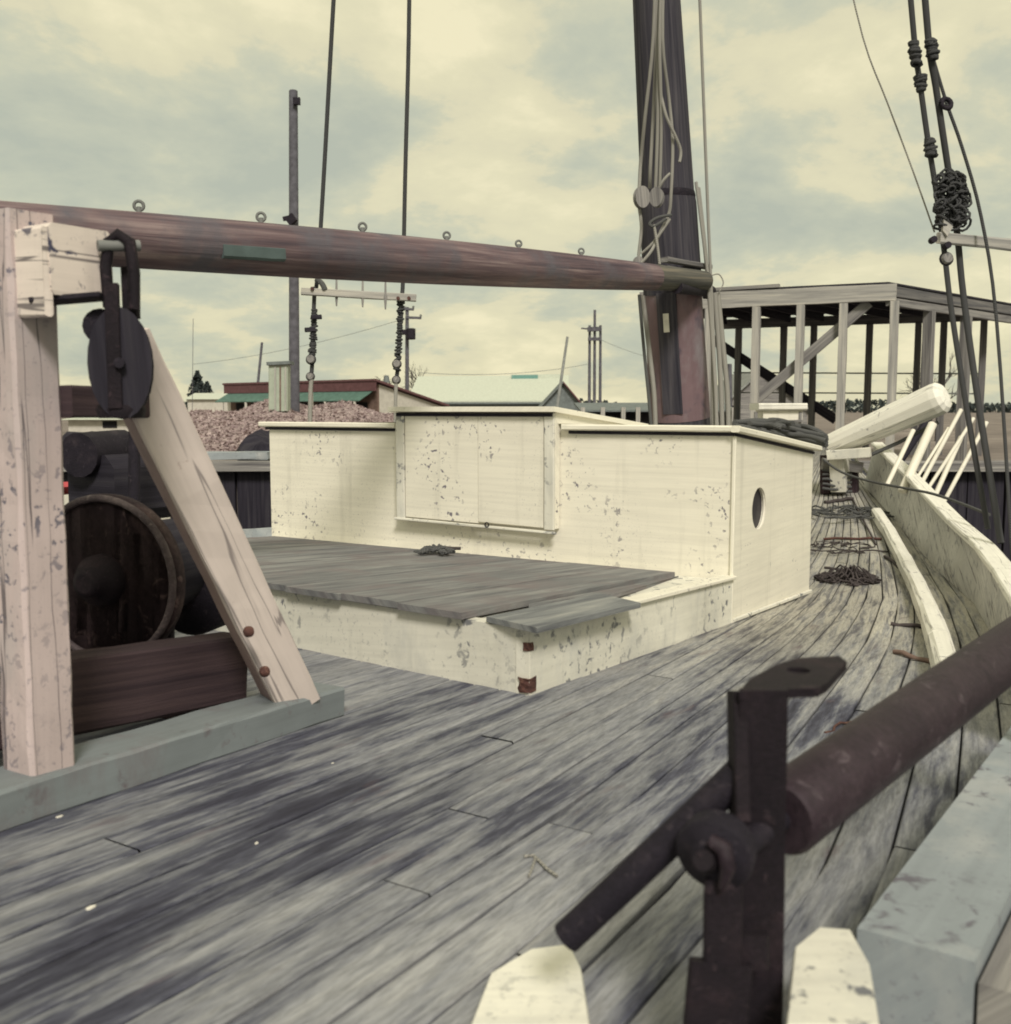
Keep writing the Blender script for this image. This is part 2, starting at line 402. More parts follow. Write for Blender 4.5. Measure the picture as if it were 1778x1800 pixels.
# ================================================================== SETTING
LAND = -.92
m = M(); m.add([CAM + Vector(q) for q in ((-3000, -600, -2.55), (3000, -600, -2.55), (3000, 3000, -2.55), (-3000, 3000, -2.55))], [[0, 1, 2, 3]])
o = m.build('water', 'harbour_water'); o['kind'] = 'structure'
m = M(); m.add([CAM + Vector(q) for q in ((-900, 16.6, LAND), (900, 16.6, LAND), (3000, 3000, LAND), (-3000, 3000, LAND))], [[0, 1, 2, 3]])
m.add([CAM + Vector(q) for q in ((-900, 16.6, LAND), (900, 16.6, LAND), (900, 16.6, -4), (-900, 16.6, -4))], [[0, 3, 2, 1]])
o = m.build('ground', 'yard_ground'); o['kind'] = 'structure'
# timber bulkhead of the quay
q0 = thing('quay_bulkhead', CAM + Vector((-9, 16.4, -3.5)), 'dark tarred timber bulkhead with pale cap beam along the quay', 'bulkhead')
m = M(); m.beam(CAM + Vector((-30, 16.42, LAND + .02)), CAM + Vector((30, 16.42, LAND + .02)), .34, .16, n=20, jit=.01); m.build('cap_beam', 'grey_wood', q0)
for i in range(60):
    x = -22 + i * .62 + rng.uniform(-.03, .03)
    m = M(); m.beam(CAM + Vector((x, 16.5 + rng.uniform(-.02, .02), -3.6)), CAM + Vector((x, 16.5, LAND - .07)), .58, .1); m.build('sheet_plank', 'tar_wood', q0)
for i in range(9):
    x = -20 + i * 3.7
    m = M(); m.tube([CAM + Vector((x, 16.1, -3.6)), CAM + Vector((x, 16.1, LAND - .12 + rng.uniform(0, .1)))], .15, 10); m.build('fender_pile', 'tar_wood', q0)

# hull of the vessel we stand on
m = M(); V = []; Fc = []
st = [i * .5 - 6 for i in range(41)]
for a in st:
    for sgn in (1, -1):
        e = bs(a) - BC
        V += [S(a, BC + sgn * (e + .30), zd(a) - .03), S(a, BC + sgn * (e * .86 + .1), -2.8)]
for i in range(len(st) - 1):
    k = i * 4; Fc += [[k, k + 4, k + 5, k + 1], [k + 2, k + 3, k + 7, k + 6]]
Fc += [[0, 1, 3, 2]]
m.add(V, Fc); o = m.build('hull_side', 'white_paint_worn'); o['kind'] = 'structure'
# caulked bed under the planks
m = M(); V = []; Fc = []
for a in st: V += [S(a, bs(a) + .25, zd(a) - .022), S(a, 2 * BC - bs(a) - .25, zd(a) - .022)]
for i in range(len(st) - 1): Fc.append([2 * i, 2 * i + 1, 2 * i + 3, 2 * i + 2])
m.add(V, Fc); deck = m.build('deck', 'caulk', org=Vector((0, 0, CAM.z))); deck['kind'] = 'structure'
NP = 58; nplank = 0
for i in range(NP):
    v0, v1 = -1 + 2 * i / NP, -1 + 2 * (i + 1) / NP
    a = -2.2 - rng.uniform(0, 3)
    while a < 13.6:
        L = rng.uniform(5, 8.5); b_ = min(a + L, 13.7)
        if b_ < .2 or (v1 < .1 and b_ < 1.2): a = b_; continue
        n = max(3, int((b_ - a) / .8)); m = M(); V = []; Fc = []; U = []
        dz = rng.uniform(-.0018, .0018); g = .0034
        for k in range(n + 1):
            aa = a + (b_ - a) * k / n; e = bs(aa) - BC + .2
            if k == 0: aa += .003
            if k == n: aa -= .003
            l, r = BC + v0 * e + g, BC + v1 * e - g; z = zd(aa) + dz
            V += [S(aa, l, z - .02), S(aa, l, z - .0035), S(aa, l + .004, z), S(aa, r - .004, z), S(aa, r, z - .0035), S(aa, r, z - .02)]
        for k in range(n):
            for q in range(5):
                j = k * 6 + q; Fc.append([j, j + 6, j + 7, j + 1])
                u0, u1 = a + (b_ - a) * k / n, a + (b_ - a) * (k + 1) / n; w = [0, .01, .015, .16, .165, .18]
                U.append([(u0, w[q]), (u1, w[q]), (u1, w[q + 1]), (u0, w[q + 1])])
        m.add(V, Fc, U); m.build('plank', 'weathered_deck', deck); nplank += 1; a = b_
print('planks', nplank)

# ================================================================== DECKHOUSE
A0, A1, B0, B1 = 5.30, 6.84, -1.87, -5.29
zr = lambda a: -.113 - .098 * (a - A0)
h = thing('deckhouse', S(6, -3.6, zd(6)), 'low white painted deckhouse with round porthole in its side', 'deckhouse')
T = .05
m = M(); m.slab([S(A0, B0 - .001, zd(A0) - .02), S(A0, B1, zd(A0) - .02), S(A0, B1, zr(A0)), S(A0, B0 - .001, zr(A0))], SA * T); m.build('aft_wall', 'white_paint', h)
def hole_wall(m, b, th, ca, cz, r):
    """side wall with a round opening"""
    out_ = [(A0 + .002, zd(A0) - .02), (A1, zd(A1) - .02), (A1, zr(A1)), (A0 + .002, zr(A0))]
    N = 32; ang = [2 * math.pi * k / N for k in range(N)]
    def ext(t):
        d = (math.cos(t), math.sin(t)); best = 9
        for (p, q) in zip(out_, out_[1:] + out_[:1]):
            ex, ez = q[0] - p[0], q[1] - p[1]; den = d[0] * ez - d[1] * ex
            if abs(den) < 1e-9: continue
            s_ = ((p[0] - ca) * ez - (p[1] - cz) * ex) / den; u = ((p[0] - ca) * d[1] - (p[1] - cz) * d[0]) / den
            if s_ > 0 and -1e-6 <= u <= 1 + 1e-6: best = min(best, s_)
        return best
    cor = [math.atan2(q[1] - cz, q[0] - ca) % (2 * math.pi) for q in out_]
    ang = sorted(ang + cor); N = len(ang); V = []; U = []
    for off in (0, -th):
        for t in ang: V.append(S(ca + math.cos(t) * r, b + off, cz + math.sin(t) * r))
        for t in ang: e_ = ext(t); V.append(S(ca + math.cos(t) * e_, b + off, cz + math.sin(t) * e_))
    Fc = []
    for k in range(N):
        j = (k + 1) % N
        Fc += [[k, N + k, N + j, j], [2 * N + k, 2 * N + j, 3 * N + j, 3 * N + k], [k, j, 2 * N + j, 2 * N + k]]
    m.add(V, Fc, [[((V[q] - S(0, 0, 0)).dot(SA), V[q].z) for q in f] for f in Fc])
pa, pz, pr_ = 5.745, -.565, .122
m = M(); hole_wall(m, B0, T, pa, pz, pr_); m.build('side_wall', 'white_paint_clean', h)
m = M(); m.slab([S(A0 + T, B1, zd(A0)), S(A1, B1, zd(A1)), S(A1, B1, zr(A1)), S(A0 + T, B1, zr(A0))], SB * T); m.build('side_wall', 'white_paint_clean', h)
m = M(); m.slab([S(A1 - .002, B0 - T, zd(A1)), S(A1 - .002, B1 + T, zd(A1)), S(A1 - .002, B1 + T, zr(A1)), S(A1 - .002, B0 - T, zr(A1))], -SA * T); m.build('forward_wall', 'white_paint_clean', h)
# roof (slightly crowned) and its edge mouldings
m = M(); V = []; Fc = []
for i in range(13):
    b = B0 + (B1 - B0) * i / 12; cr_ = .03 * (1 - ((i - 6) / 6) ** 2)
    for a in (A0 - .03, A1 + .03): V += [S(a, b, zr(a) + .004 + cr_)]
for i in range(12): Fc.append([2 * i, 2 * i + 1, 2 * i + 3, 2 * i + 2])
m.add(V, Fc); m.build('roof', 'white_paint_worn', h)
HB0, HB1 = -2.93, -4.10      # companion hood, starboard and port edges
for b0, b1 in ((B0 + .035, HB0 + .03), (HB1 - .03, B1 - .06)):
    m = M(); m.beam(S(A0 - .022, b0, zr(A0) + .012), S(A0 - .022, b1, zr(A0) + .012), .05, .034, ch=.01, n=6, jit=.001); m.build('edge_moulding', 'trim_paint', h)
    m = M(); m.beam(S(A0 - .006, b0 - .03, zr(A0) - .017), S(A0 - .006, b1 + .03, zr(A0) - .017), .012, .018, ch=.002); m.build('shadow_strip', 'tar_wood', h)  # dark strip painted in for the shadow under the moulding
m = M(); m.beam(S(A0 - .048, B0 + .022, zr(A0) + .012), S(A1 + .05, B0 + .022, zr(A1) + .008), .05, .034, ch=.01, n=4, jit=.001); m.build('edge_moulding', 'trim_paint', h)
m = M(); m.beam(S(A0, B0 + .005, zr(A0) - .018), S(A1, B0 + .005, zr(A1) - .02), .012, .016, ch=.002); m.build('shadow_strip', 'tar_wood', h)  # same painted shadow line along the starboard edge
m = M(); m.beam(S(A0 - .04, B1 - .022, zr(A0) + .012), S(A1 + .05, B1 - .022, zr(A1) + .008), .05, .034, ch=.01); m.build('edge_moulding', 'trim_paint', h)
# corner board + base quarter-round
m = M(); m.beam(S(A0 - .006, B0 + .004, zd(A0)), S(A0 - .006, B0 + .004, zr(A0) - .03), .02, .02, up=SA, ch=.006); m.build('corner_bead', 'trim_paint', h)
m = M(); m.beam(S(A0, B0 + .012, zd(A0) + .012), S(A1, B0 + .012, zd(A1) + .012), .02, .022, ch=.008); m.build('base_moulding', 'white_paint_worn', h)
# porthole
po = M(); po.tube(ring(S(pa, B0 - .012, pz), SB, pr_ + .003, .01, seg=28), .007, 8, cap=False); po = po.build('porthole', 'white_paint_clean', h)
m = M(); disc(m, S(pa, B0 - .026, pz), SB, [(-.006, pr_ + .01), (.002, pr_ + .01)], 28); m.build('glass', 'porthole_glass', po)
# companionway hood: aft face with doors, sloping sides and lid
HZ = .012; HA = A0 - .07
zh = lambda a: HZ - .088 * (a - HA)
c = M(); c.slab([S(HA + .012, HB0, -.70), S(HA + .012, HB1, -.685), S(HA + .012, HB1, HZ - .03), S(HA + .012, HB0, HZ - .03)], SA * .05); cw = c.build('companionway', 'white_paint', h)
for b0, b1 in ((HB0 - .075, (HB0 + HB1) / 2 + .05), ((HB0 + HB1) / 2 + .047, HB1 + .075)):
    m = M(); m.slab([S(HA + .012, b0, -.695), S(HA + .012, b1, -.685), S(HA + .012, b1, HZ - .05), S(HA + .012, b0, HZ - .05)], -SA * .012); m.build('door', 'white_paint', cw)
for b in (HB0 - .035, HB1 + .035):
    m = M(); m.beam(S(HA + .004, b, -.705), S(HA + .004, b, HZ - .032), .066, .024, up=SA, n=5, jit=.0015); m.build('door_post', 'white_paint_worn', cw)
m = M(); m.beam(S(HA - .001, HB0 + .01, -.722), S(HA - .001, HB1 - .01, -.70), .026, .016, n=5, jit=.001); m.build('sill', 'white_paint_worn', cw)
m = M(); m.tube(ring(S(HA - .012, (HB0 + HB1) / 2 + .12, -.70), SA, .014, .004, seg=10), .004, 6, cap=False); m.build('hasp', 'rust_dark', cw)
for b, s_ in ((HB0, -1), (HB1, 1)):
    m = M(); m.slab([S(HA + .062, b, zr(A0) - .02), S(6.42, b, zr(6.42) - .02), S(6.42, b, zh(6.42) - .03), S(HA + .062, b, zh(HA) - .03)], SB * (.04 * s_)); m.build('hood_side', 'white_paint_clean', cw)
m = M(); m.slab([S(HA - .05, HB0 + .025, zh(HA - .05) - .027), S(6.5, HB0 + .025, zh(6.5) - .027), S(6.5, HB1 - .025, zh(6.5) - .027), S(HA - .05, HB1 - .025, zh(HA - .05) - .027)], Z * .03); m.build('lid', 'trim_paint', cw)
m = M(); m.beam(S(HA - .0, HB0 - .01, HZ - .042), S(HA - .0, HB1 + .01, HZ - .042), .02, .02, ch=.002); m.build('shadow_strip', 'tar_wood', cw)  # dark strip standing in for the lid's shadow on the doors

# ================================================================== HATCH TRUNK abaft the house
TA, TB = 3.14, -1.86; TH = .245
zt = lambda a: zd(a) + TH
h = thing('hatch_trunk', S(4.2, -3.4, zd(4.2)), 'low white cargo hatch with peeling coaming below the deckhouse', 'hatch')
skew = lambda b: TA + .11 * (TB - b)      # the after coaming does not run quite square
m = M(); m.slab([S(TA, TB, zd(TA) - .02), S(skew(B1), B1, zd(TA) - .02), S(skew(B1), B1, zt(skew(B1))), S(TA, TB, zt(TA))], SA * .06); m.build('coaming_board', 'white_paint_worn', h)
m = M(); m.slab([S(TA + .002, TB + .002, zd(TA) - .02), S(A0 - .002, TB + .002, zd(A0) - .02), S(A0 - .002, TB + .002, zt(A0)), S(TA + .002, TB + .002, zt(TA))], -SB * .06); m.build('coaming_board', 'white_paint_worn', h)
m = M(); m.slab([S(skew(B1) + .06, B1, zd(TA)), S(A0 - .002, B1, zd(A0)), S(A0 - .002, B1, zt(A0)), S(skew(B1) + .06, B1, zt(TA))], SB * .06); m.build('coaming_board', 'white_paint_worn', h)
m = M(); m.beam(S(TA + .78, TB - .02, zt(TA + .78) + .006), S(A0 - .004, TB - .02, zt(A0) + .006), .085, .02, n=5, jit=.001); m.build('coaming_cap', 'white_paint', h)
m = M(); m.beam(S(TA + .022, TB - .022, zd(TA) + .01), S(TA + .022, TB - .022, zd(TA) + .065), .058, .058, up=SA, ch=.012, n=4, jit=.004); m.build('rust_stain_cleat', 'rust_spot', h)
m = M(); m.beam(S(TA + .012, TB - .012, zt(TA) - .08), S(TA + .012, TB - .012, zt(TA) - .05), .034, .034, up=SA, ch=.01, n=2, jit=.003); m.build('iron_strap', 'rust_spot', h)
# inner ledge (pale) and the flat cover boards
m = M(); m.slab([S(TA + .06, TB - .06, zt(TA) - .03), S(A0 - .003, TB - .06, zt(A0) - .03), S(A0 - .003, B1 + .06, zt(A0) - .03), S(TA + .45, B1 + .06, zt(TA + .45) - .03)], Z * .02); m.build('ledge', 'white_paint_worn', h)
c0 = onz(815, 1083, -.775); c0 = (c0 - CAM)
ca, cb = c0.dot(SA), c0.dot(SB)
print('cover corner', ca, cb)
nb = 9; ce = A0 - .10
for i in range(nb):
    b0 = cb + (B1 + .12 - cb) * i / nb - .002; b1 = cb + (B1 + .12 - cb) * (i + 1) / nb + .002
    st_ = lambda b: ca + .10 * (cb - b) - .0
    ex = rng.uniform(-.012, .012)
    q = [S(st_(b0) + ex, b0, zt(st_(b0)) + .006), S(ce, b0, zt(ce) - .008), S(ce, b1, zt(ce) - .008), S(st_(b1) + ex, b1, zt(st_(b1)) + .006)]
    m = M(); m.slab(q, Z * (.026 + rng.uniform(-.002, .002)))
    m.uv = [[((V_ := m.v[k] - CAM).dot(SA), V_.dot(SB) + V_.z) for k in f] for f in m.f]
    m.build('cover_board', 'cover_wood', h)
# narrower cover along the starboard side, pinkish
m = M(); q = [S(ca + .45, cb + .02, zt(ca + .45) + .0), S(ce, cb + .02, zt(ce) - .02), S(ce, TB - .28, zt(ce) - .02), S(ca + 1.05, TB - .14, zt(ca + 1.05) - .0)]; m.slab(q, Z * .018); m.build('cover_board', 'cover_wood', h)
# loose board on the corner
b4 = [ondeck(858, 1088, TH + .024), ondeck(948, 1108, TH + .024), ondeck(1132, 1063, TH + .024), ondeck(1060, 1046, TH + .024)]
m = M(); m.slab([p - Z * .021 + SA * .035 - SB * .03 for p in b4], Z * .021); m.uv = [[((V_ := m.v[k] - CAM).dot(SA), V_.dot(SB) + V_.z) for k in f] for f in m.f]
tag(m.build('loose_board', 'loose_board'), 'short grey green board lying loose on the hatch corner', 'board')
# debris on the cover
def heap(name, c, r, hgt, n, rad, mat, label, cat, seed, squash=.4):
    g = random.Random(seed); m = M(); c = Vector(c)
    for k in range(n):
        a0 = g.uniform(0, 6.28); q = c + Vector((math.cos(a0), math.sin(a0), 0)) * r * g.uniform(.1, 1.1); d = g.uniform(0, 6.28); pts = []
        for i in range(g.randint(5, 13)):
            d += g.uniform(-.9, .9); rr = (q - c).length / r; q = q + Vector((math.cos(d), math.sin(d) * .9, 0)) * r * .22
            if rr > 1.2: q = q.lerp(c, .25); d += 1.5
            pts.append(Vector((q.x, q.y, c.z + rad + max(0, hgt * (1 - rr * .7)) * g.random())))
        m.tube(pts, rad * g.uniform(.6, 1.2), 5)
    return tag(m.build(name, mat), label, cat)
heap('rope_scrap', ondeck(765, 972, TH + .03), .10, .05, 16, .012, 'rope_dark', 'dark tangled scrap of rope lying on the hatch cover', 'rope', 3)
p, q = ondeck(752, 962, TH + .05), ondeck(810, 964, TH + .05)
m = M(); m.tube(jig(p, q, 5, .006), .011, 6); tag(m.build('stick', 'bark'), 'short dark stick on hatch cover below the companionway', 'stick')

# ================================================================== BOOM GALLOWS at left
g = thing('boom_gallows', S(1.9, -2.2, zd(1.9)), 'pink and white painted timber boom gallows with sloping brace', 'gallows')
s1 = ondeck(606, 1257); s0 = ondeck(65, 1442); dirs = (s1 - s0); Ls = dirs.length; dirs.normalize(); s0 = s0 - dirs * .35
nrm = Vector((-dirs.y, dirs.x, 0)).normalized()
def sill_at(px):
    best = None
    for i in range(801):
        p = s0.lerp(s1, i / 800) + nrm * .085 + Z * .10; r = p - CAM; x = CX + F * r.x / r.dot(FW)
        if best is None or abs(x - px) < best[0]: best = (abs(x - px), p)
    return best[1]
pf = sill_at(70); bf = sill_at(506)
m = M(); m.beam(pf - Z * .03, Vector((pf.x + .004, pf.y, W(66, 395, (pf - CAM).dot(FW)).z)), .12, .12, up=SA, ch=.009, n=16, jit=.0022); m.build('post', 'pink_paint', g)
# head beam running athwart
hb = W(110, 465, 2.34)
m = M(); m.beam(hb + SB * .07 + Vector((0, 0, 0)), hb - SB * 2.6, .16, .155, ch=.01, n=10, jit=.0015); m.build('head_beam', 'head_paint', g)
m = M(); m.beam(hb + SB * .068 - SA * .085 - Z * .03, hb - SB * .3 - SA * .085 - Z * .03, .02, .19, ch=.006, n=4, jit=.002); m.build('cheek_plate', 'head_paint', g)
m = M(); m.beam(W(60, 531, 2.30), W(182, 521, 2.33), .10, .012, ch=.003); m.build('bearing_plate', 'iron_black', g)
m = M(); bt0 = W(207, 598, 2.65); bt1 = bf + (bf - bt0).normalized() * .05
bu = (SB * .9 - SA * .42).normalized()
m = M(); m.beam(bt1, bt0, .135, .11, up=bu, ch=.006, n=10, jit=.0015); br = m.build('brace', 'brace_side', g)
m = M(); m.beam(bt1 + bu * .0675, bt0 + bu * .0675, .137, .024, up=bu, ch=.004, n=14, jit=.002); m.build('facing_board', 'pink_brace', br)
for (x, y, d) in ((440, 1110, 2.93), (468, 1180, 2.99)):
    m = M(); disc(m, W(x, y, d), -FW + Vector((-.5, 0, 0)), [(0, .016), (.012, .016), (.02, .009), (.024, .0)], 10); m.build('bolt', 'rust_spot', br)
# tie beam between post and brace
m = M(); m.beam(W(100, 706, 2.40), W(238, 709, 2.66), .09, .075, ch=.005, n=4, jit=.001); m.build('tie_beam', 'brown_timber', g)
# sleeper on deck
m = M(); m.beam(s0 + nrm * .085 + Z * .045, s1 + nrm * .085 + Z * .045, .17, .10, ch=.008, n=12, jit=.002); m.build('sleeper', 'grey_paint', g)

# hanging sheet block
b = thing('mainsheet_block', W(214, 720, 2.33), 'dark wooden pulley block hanging from iron straps on gallows', 'pulley block')
bc_ = W(214, 640, 2.33)
fx = Vector((.96, .28, 0)); fn = Vector((.28, -.96, 0))
def shell(off, th, ry, rx):
    m = M(); poly = []
    for k in range(24):
        t = 2 * math.pi * k / 24; poly.append(bc_ + fx * (math.cos(t) * rx) + Z * (math.sin(t) * ry) + fn * off)
    m.slab(poly, fn * th); return m
shell(.025, .022, .125, .068).build('cheek', 'tar_wood', b); shell(-.045, .022, .125, .068).build('cheek', 'tar_wood', b)
m = M(); disc(m, bc_ + fn * -.018, fn, [(0, .066), (.012, .056), (.024, .056), (.036, .066)], 24); m.build('sheave', 'iron_black', b)
m = M(); m.beam(bc_ + fn * .053 + Z * .175 - fx * .012, bc_ + fn * .053 - Z * .10 - fx * .012, .03, .01, up=fn); m.build('strap', 'rust_dark', b)
m = M(); m.beam(bc_ - fn * .053 + Z * .175 + fx * .02, bc_ - fn * .053 - Z * .10 + fx * .02, .03, .01, up=fn); m.build('strap', 'rust_dark', b)
m = M(); m.tube([bc_ + fn * .07, bc_ - fn * .07], .012, 8); m.build('pin', 'iron_black', b)
sh = [W(192, 540, 2.33), W(186, 470, 2.33), W(192, 425, 2.33), W(208, 412, 2.33), W(228, 425, 2.33), W(236, 480, 2.34), W(236, 545, 2.34)]
m = M(); m.tube(sh, .014, 8); m.build('shackle', 'rust_dark', b)
m = M(); m.beam(W(228, 470, 2.40), W(232, 560, 2.40), .038, .02, up=FW); m.build('hanger', 'rust_dark', b)
m = M(); m.tube([W(172, 432, 2.31), W(246, 432, 2.36)], .013, 8); m.build('shackle_pin', 'galvanised', b)
m = M(); m.beam(W(197, 500, 2.30), W(199, 590, 2.29), .03, .022, up=FW); m.build('becket', 'rust_dark', b)
m = M(); disc(m, W(180, 575, 2.36), fn, [(0, .04), (.03, .04)], 16); m.build('becket_roller', 'iron_black', b)
m = M(); disc(m, W(214, 735, 2.34), Z, [(0, .05), (.02, .055), (.03, .05)], 14); m.build('tail_swivel', 'rust_dark', b)

# ================================================================== WINCH behind the gallows
w = thing('dredge_winch', W(230, 1200, 3.4), 'rusty dredge winch with big round steel flange on dark timbers', 'winch')
N_ = Vector((-.30, -.95, 0)).normalized(); wc = W(183, 1018, 3.3)
m = M(); disc(m, wc, N_, [(-.05, .272), (-.012, .276), (0, .268), (.0, .25), (-.008, .245), (-.01, .12)], 40); m.build('flange', 'rust_disc', w)
m = M(); m.tube(ring(wc + N_ * .004, N_, .262, .01, seg=40), .012, 8, cap=False); m.build('rim', 'rim_steel', w)
m = M(); disc(m, wc - N_ * .01, N_, [(0, .085), (.05, .08), (.06, .05), (.10, .045), (.105, .03)], 22); m.build('hub', 'rust_dark', w)
m = M(); disc(m, wc - N_ * .055, -N_, [(0, .16), (.30, .16)], 24); m.build('drum', 'tar_wood', w)
wc2 = W(334, 1036, 3.62)
m = M(); disc(m, wc2, N_, [(-.22, .16), (0, .165), (.02, .15), (.02, .02)], 30); m.build('gear_case', 'iron_black', w)
m = M(); m.beam(S(.9, -2.52, zd(.9) + .20), S(2.32, -2.50, zd(2.32) + .16), .13, .21, ch=.008, n=10, jit=.002); m.build('bed_timber', 'brown_timber', w)
m = M(); m.beam(S(.9, -3.1, zd(.9) + .20), S(2.32, -3.1, zd(2.32) + .16), .13, .21, ch=.008); m.build('bed_timber', 'brown_timber', w)
for a in (1.3, 2.2):
    m = M(); m.beam(S(a, -2.45, zd(a) + .04), S(a, -3.2, zd(a) + .04), .14, .08); m.build('cross_timber', 'brown_timber', w)
m = M(); m.beam(W(297, 1000, 3.45), W(297, 1125, 3.45), .035, .03, up=FW); m.build('bracket', 'rust_dark', w)
m = M(); m.beam(W(240, 1118, 3.36), W(345, 1130, 3.40), .03, .01, up=Z); m.build('foot_plate', 'rust_dark', w)
# engine casing and its stay
ec = W(160, 850, 3.9)
m = M(); V = []
m.beam(ec - SA * .0 - Z * .02, ec + SA * .40 - Z * .02, .28, .26, ch=.05, n=3); m.build('engine_casing', 'tar_wood', w)
m = M(); m.tube([W(138, 800, 3.85), W(215, 792, 4.1)], [.085, .085], 14); m.build('muffler', 'iron_black', w)
m = M(); m.beam(ec - Z * .6, ec - Z * .1, .2, .26); m.build('engine_mount', 'tar_wood', w)
m = M(); m.tube([W(237, 725, 3.7), W(236, 905, 3.7), W(238, 1180, 3.7)], .022, 8); m.build('upright_rod', 'iron_black', w)

# ================================================================== BOOM
bp0, bp1 = W(40, 408, 3.72), W(1238, 494, 8.75)
bm = thing('boom', W(600, 440, 6), 'long weathered reddish wooden boom with row of eyebolts', 'boom')
ext = bp0 + (bp0 - bp1) * .18
N = 22; pts = [ext.lerp(bp1, i / N) for i in range(N + 1)]; rs = [.084 + .040 * math.sin(math.pi * min(1, .02 + i / N * .98)) for i in range(N + 1)]
m = M(); m.tube(pts[:20], rs[:20], 18); m.build('spar', 'boom_wood', bm)
m = M(); m.tube(pts[19:], [r_ * 1.004 for r_ in rs[19:]], 18); m.build('spar_end', 'boom_end', bm)
bd = (bp1 - bp0).normalized()
def boom_pt(px):
    best = None
    for i in range(2001):
        p = ext.lerp(bp1, i / 2000); r = p - CAM; x = CX + F * r.x / r.dot(FW)
        if best is None or abs(x - px) < best[0]: best = (abs(x - px), p, i / 2000)
    t = best[2] * N; k = min(int(t), N - 1); return best[1], rs[k] + (rs[k + 1] - rs[k]) * (t - k)
for px in (247, 461, 638, 786, 912, 1022):
    p, r = boom_pt(px); c = p + Z * (r + .026); pn = M()
    pn.tube(ring(c, Vector((.25, -.97, 0)), .0185, .008, seg=14), .0068, 8, cap=False)
    pn.tube([p + Z * (r - .02), p + Z * (r + .022)], [.014, .009], 8); pn.build('eyebolt', 'galvanised', bm)
p0, r0 = boom_pt(362); p1, r1 = boom_pt(470)
m = M(); q = Vector((.45, -.89, 0)); pp = [p0.lerp(p1, k / 4) for k in range(5)]
q = bd.cross(Z).normalized(); m.beam(pp[0] + q * (r0 - .024) - Z * .03, pp[-1] + q * (r1 - .024) - Z * .03, .05, .065, ch=.012, n=4, jit=.001); m.build('inlaid_patch', 'teal_patch', bm)
# jaws and lashings at the mast
for dz, x0, x1 in ((.10, 1168, 1246), (.03, 1170, 1242)):
    p = W(x0, 478, 8.35); q_ = W(x1, 490, 8.95)
    m = M(); m.beam(p + Z * dz, q_ + Z * dz, .07, .04, n=3, jit=.002); m.build('jaw', 'grey_wood', bm)
m = M(); m.tube([W(1190, 505, 8.2), W(1250, 512, 9.0)], .05, 10); m.build('gooseneck', 'iron_black', bm)

# ================================================================== MAST
mt = thing('mast', W(1196, 800, 9.2), 'thick dark raked mast with worn red lower part', 'mast')
def mast_p(y): 
    t = (745 - y) / (745 - 65); return W(1196 - 38 * t - 0.0 * t, y, 9.25 - .78 * t)
def mast_r(y): t = (745 - y) / 680.; return .268 - .068 * t
m = M(); ys = [735, 690, 620, 560, 515]; m.tube([mast_p(y) for y in ys], [mast_r(y) + .004 for y in ys], 28); m.build('painted_section', 'mast_red', mt)
m = M(); ys = [1010, 900, 800, 735]; m.tube([mast_p(y) for y in ys], [mast_r(y) for y in ys], 28); m.build('mast_heel', 'mast_dark', mt)
m = M(); ys = [515, 430, 360, 340, 250, 150, 65, -60, -300]; rr_ = [mast_r(y) + (.012 if y > 345 else 0) for y in ys]; m.tube([mast_p(y) for y in ys], rr_, 28); m.build('spar', 'mast_dark', mt)
md = Vector((-.35, -.93, 0))
# dark worn track down the after side
m = M(); m.beam(mast_p(728) + Vector((-.10, -.252, 0)), mast_p(520) + Vector((-.10, -.238, 0)), .17, .012, up=md, n=4, jit=.003); m.build('chafe_strip', 'mast_dark', mt)
m = M(); m.beam(mast_p(588) + Vector((-.115, -.262, 0)), mast_p(556) + Vector((-.115, -.258, 0)), .05, .01, up=md); m.build('name_plate', 'paper', mt)
m = M(); disc(m, mast_p(345), Z, [(-.03, .232), (.0, .24), (.03, .232)], 26); m.build('mast_band', 'iron_black', mt)
m = M(); m.beam(W(1240, 520, 9.2), W(1252, 512, 9.1), .06, .06); m.build('cleat', 'iron_black', mt)

# halyards: each fall is a rope of its own
HG = 'halyards belayed on the mast'
def rope(name, pts, r, mat, label, group=None, seg=6, cat='rope'):
    m = M(); P_ = [W(*p) for p in pts]
    # smooth
    out_ = []
    for i in range(len(P_) - 1):
        a, b, c, d = P_[max(i - 1, 0)], P_[i], P_[i + 1], P_[min(i + 2, len(P_) - 1)]
        for k in range(4):
            t = k / 4; out_.append(.5 * ((2 * b) + (c - a) * t + (2 * a - 5 * b + 4 * c - d) * t * t + (3 * b - a - 3 * c + d) * t ** 3))
    out_.append(P_[-1]); m.tube(out_, r, seg); return tag(m.build(name, mat), label, cat, group)
D = 8.15
rope('halyard', [(1154, -120, 7.6), (1149, 65, 7.75), (1135, 200, D - .2), (1127, 280, D), (1124, 335, D)], .014, 'rope', 'leftmost pale halyard running down to the left block', HG)
rope('halyard', [(1158, -120, 7.6), (1154, 65, 7.75), (1150, 180, D - .2), (1144, 290, D - .1), (1143, 330, D)], .014, 'rope', 'second pale halyard from the left on the mast', HG)
rope('halyard', [(1162, -120, 7.6), (1157, 65, 7.75), (1157, 200, D - .25), (1153, 330, D - .1)], .014, 'rope', 'third pale halyard from the left, straight down to right block', HG)
rope('halyard', [(1166, -120, 7.6), (1160, 65, 7.7), (1163, 210, D - .25), (1160, 330, D - .1)], .013, 'rope', 'fourth pale halyard from the left, beside the straight one', HG)
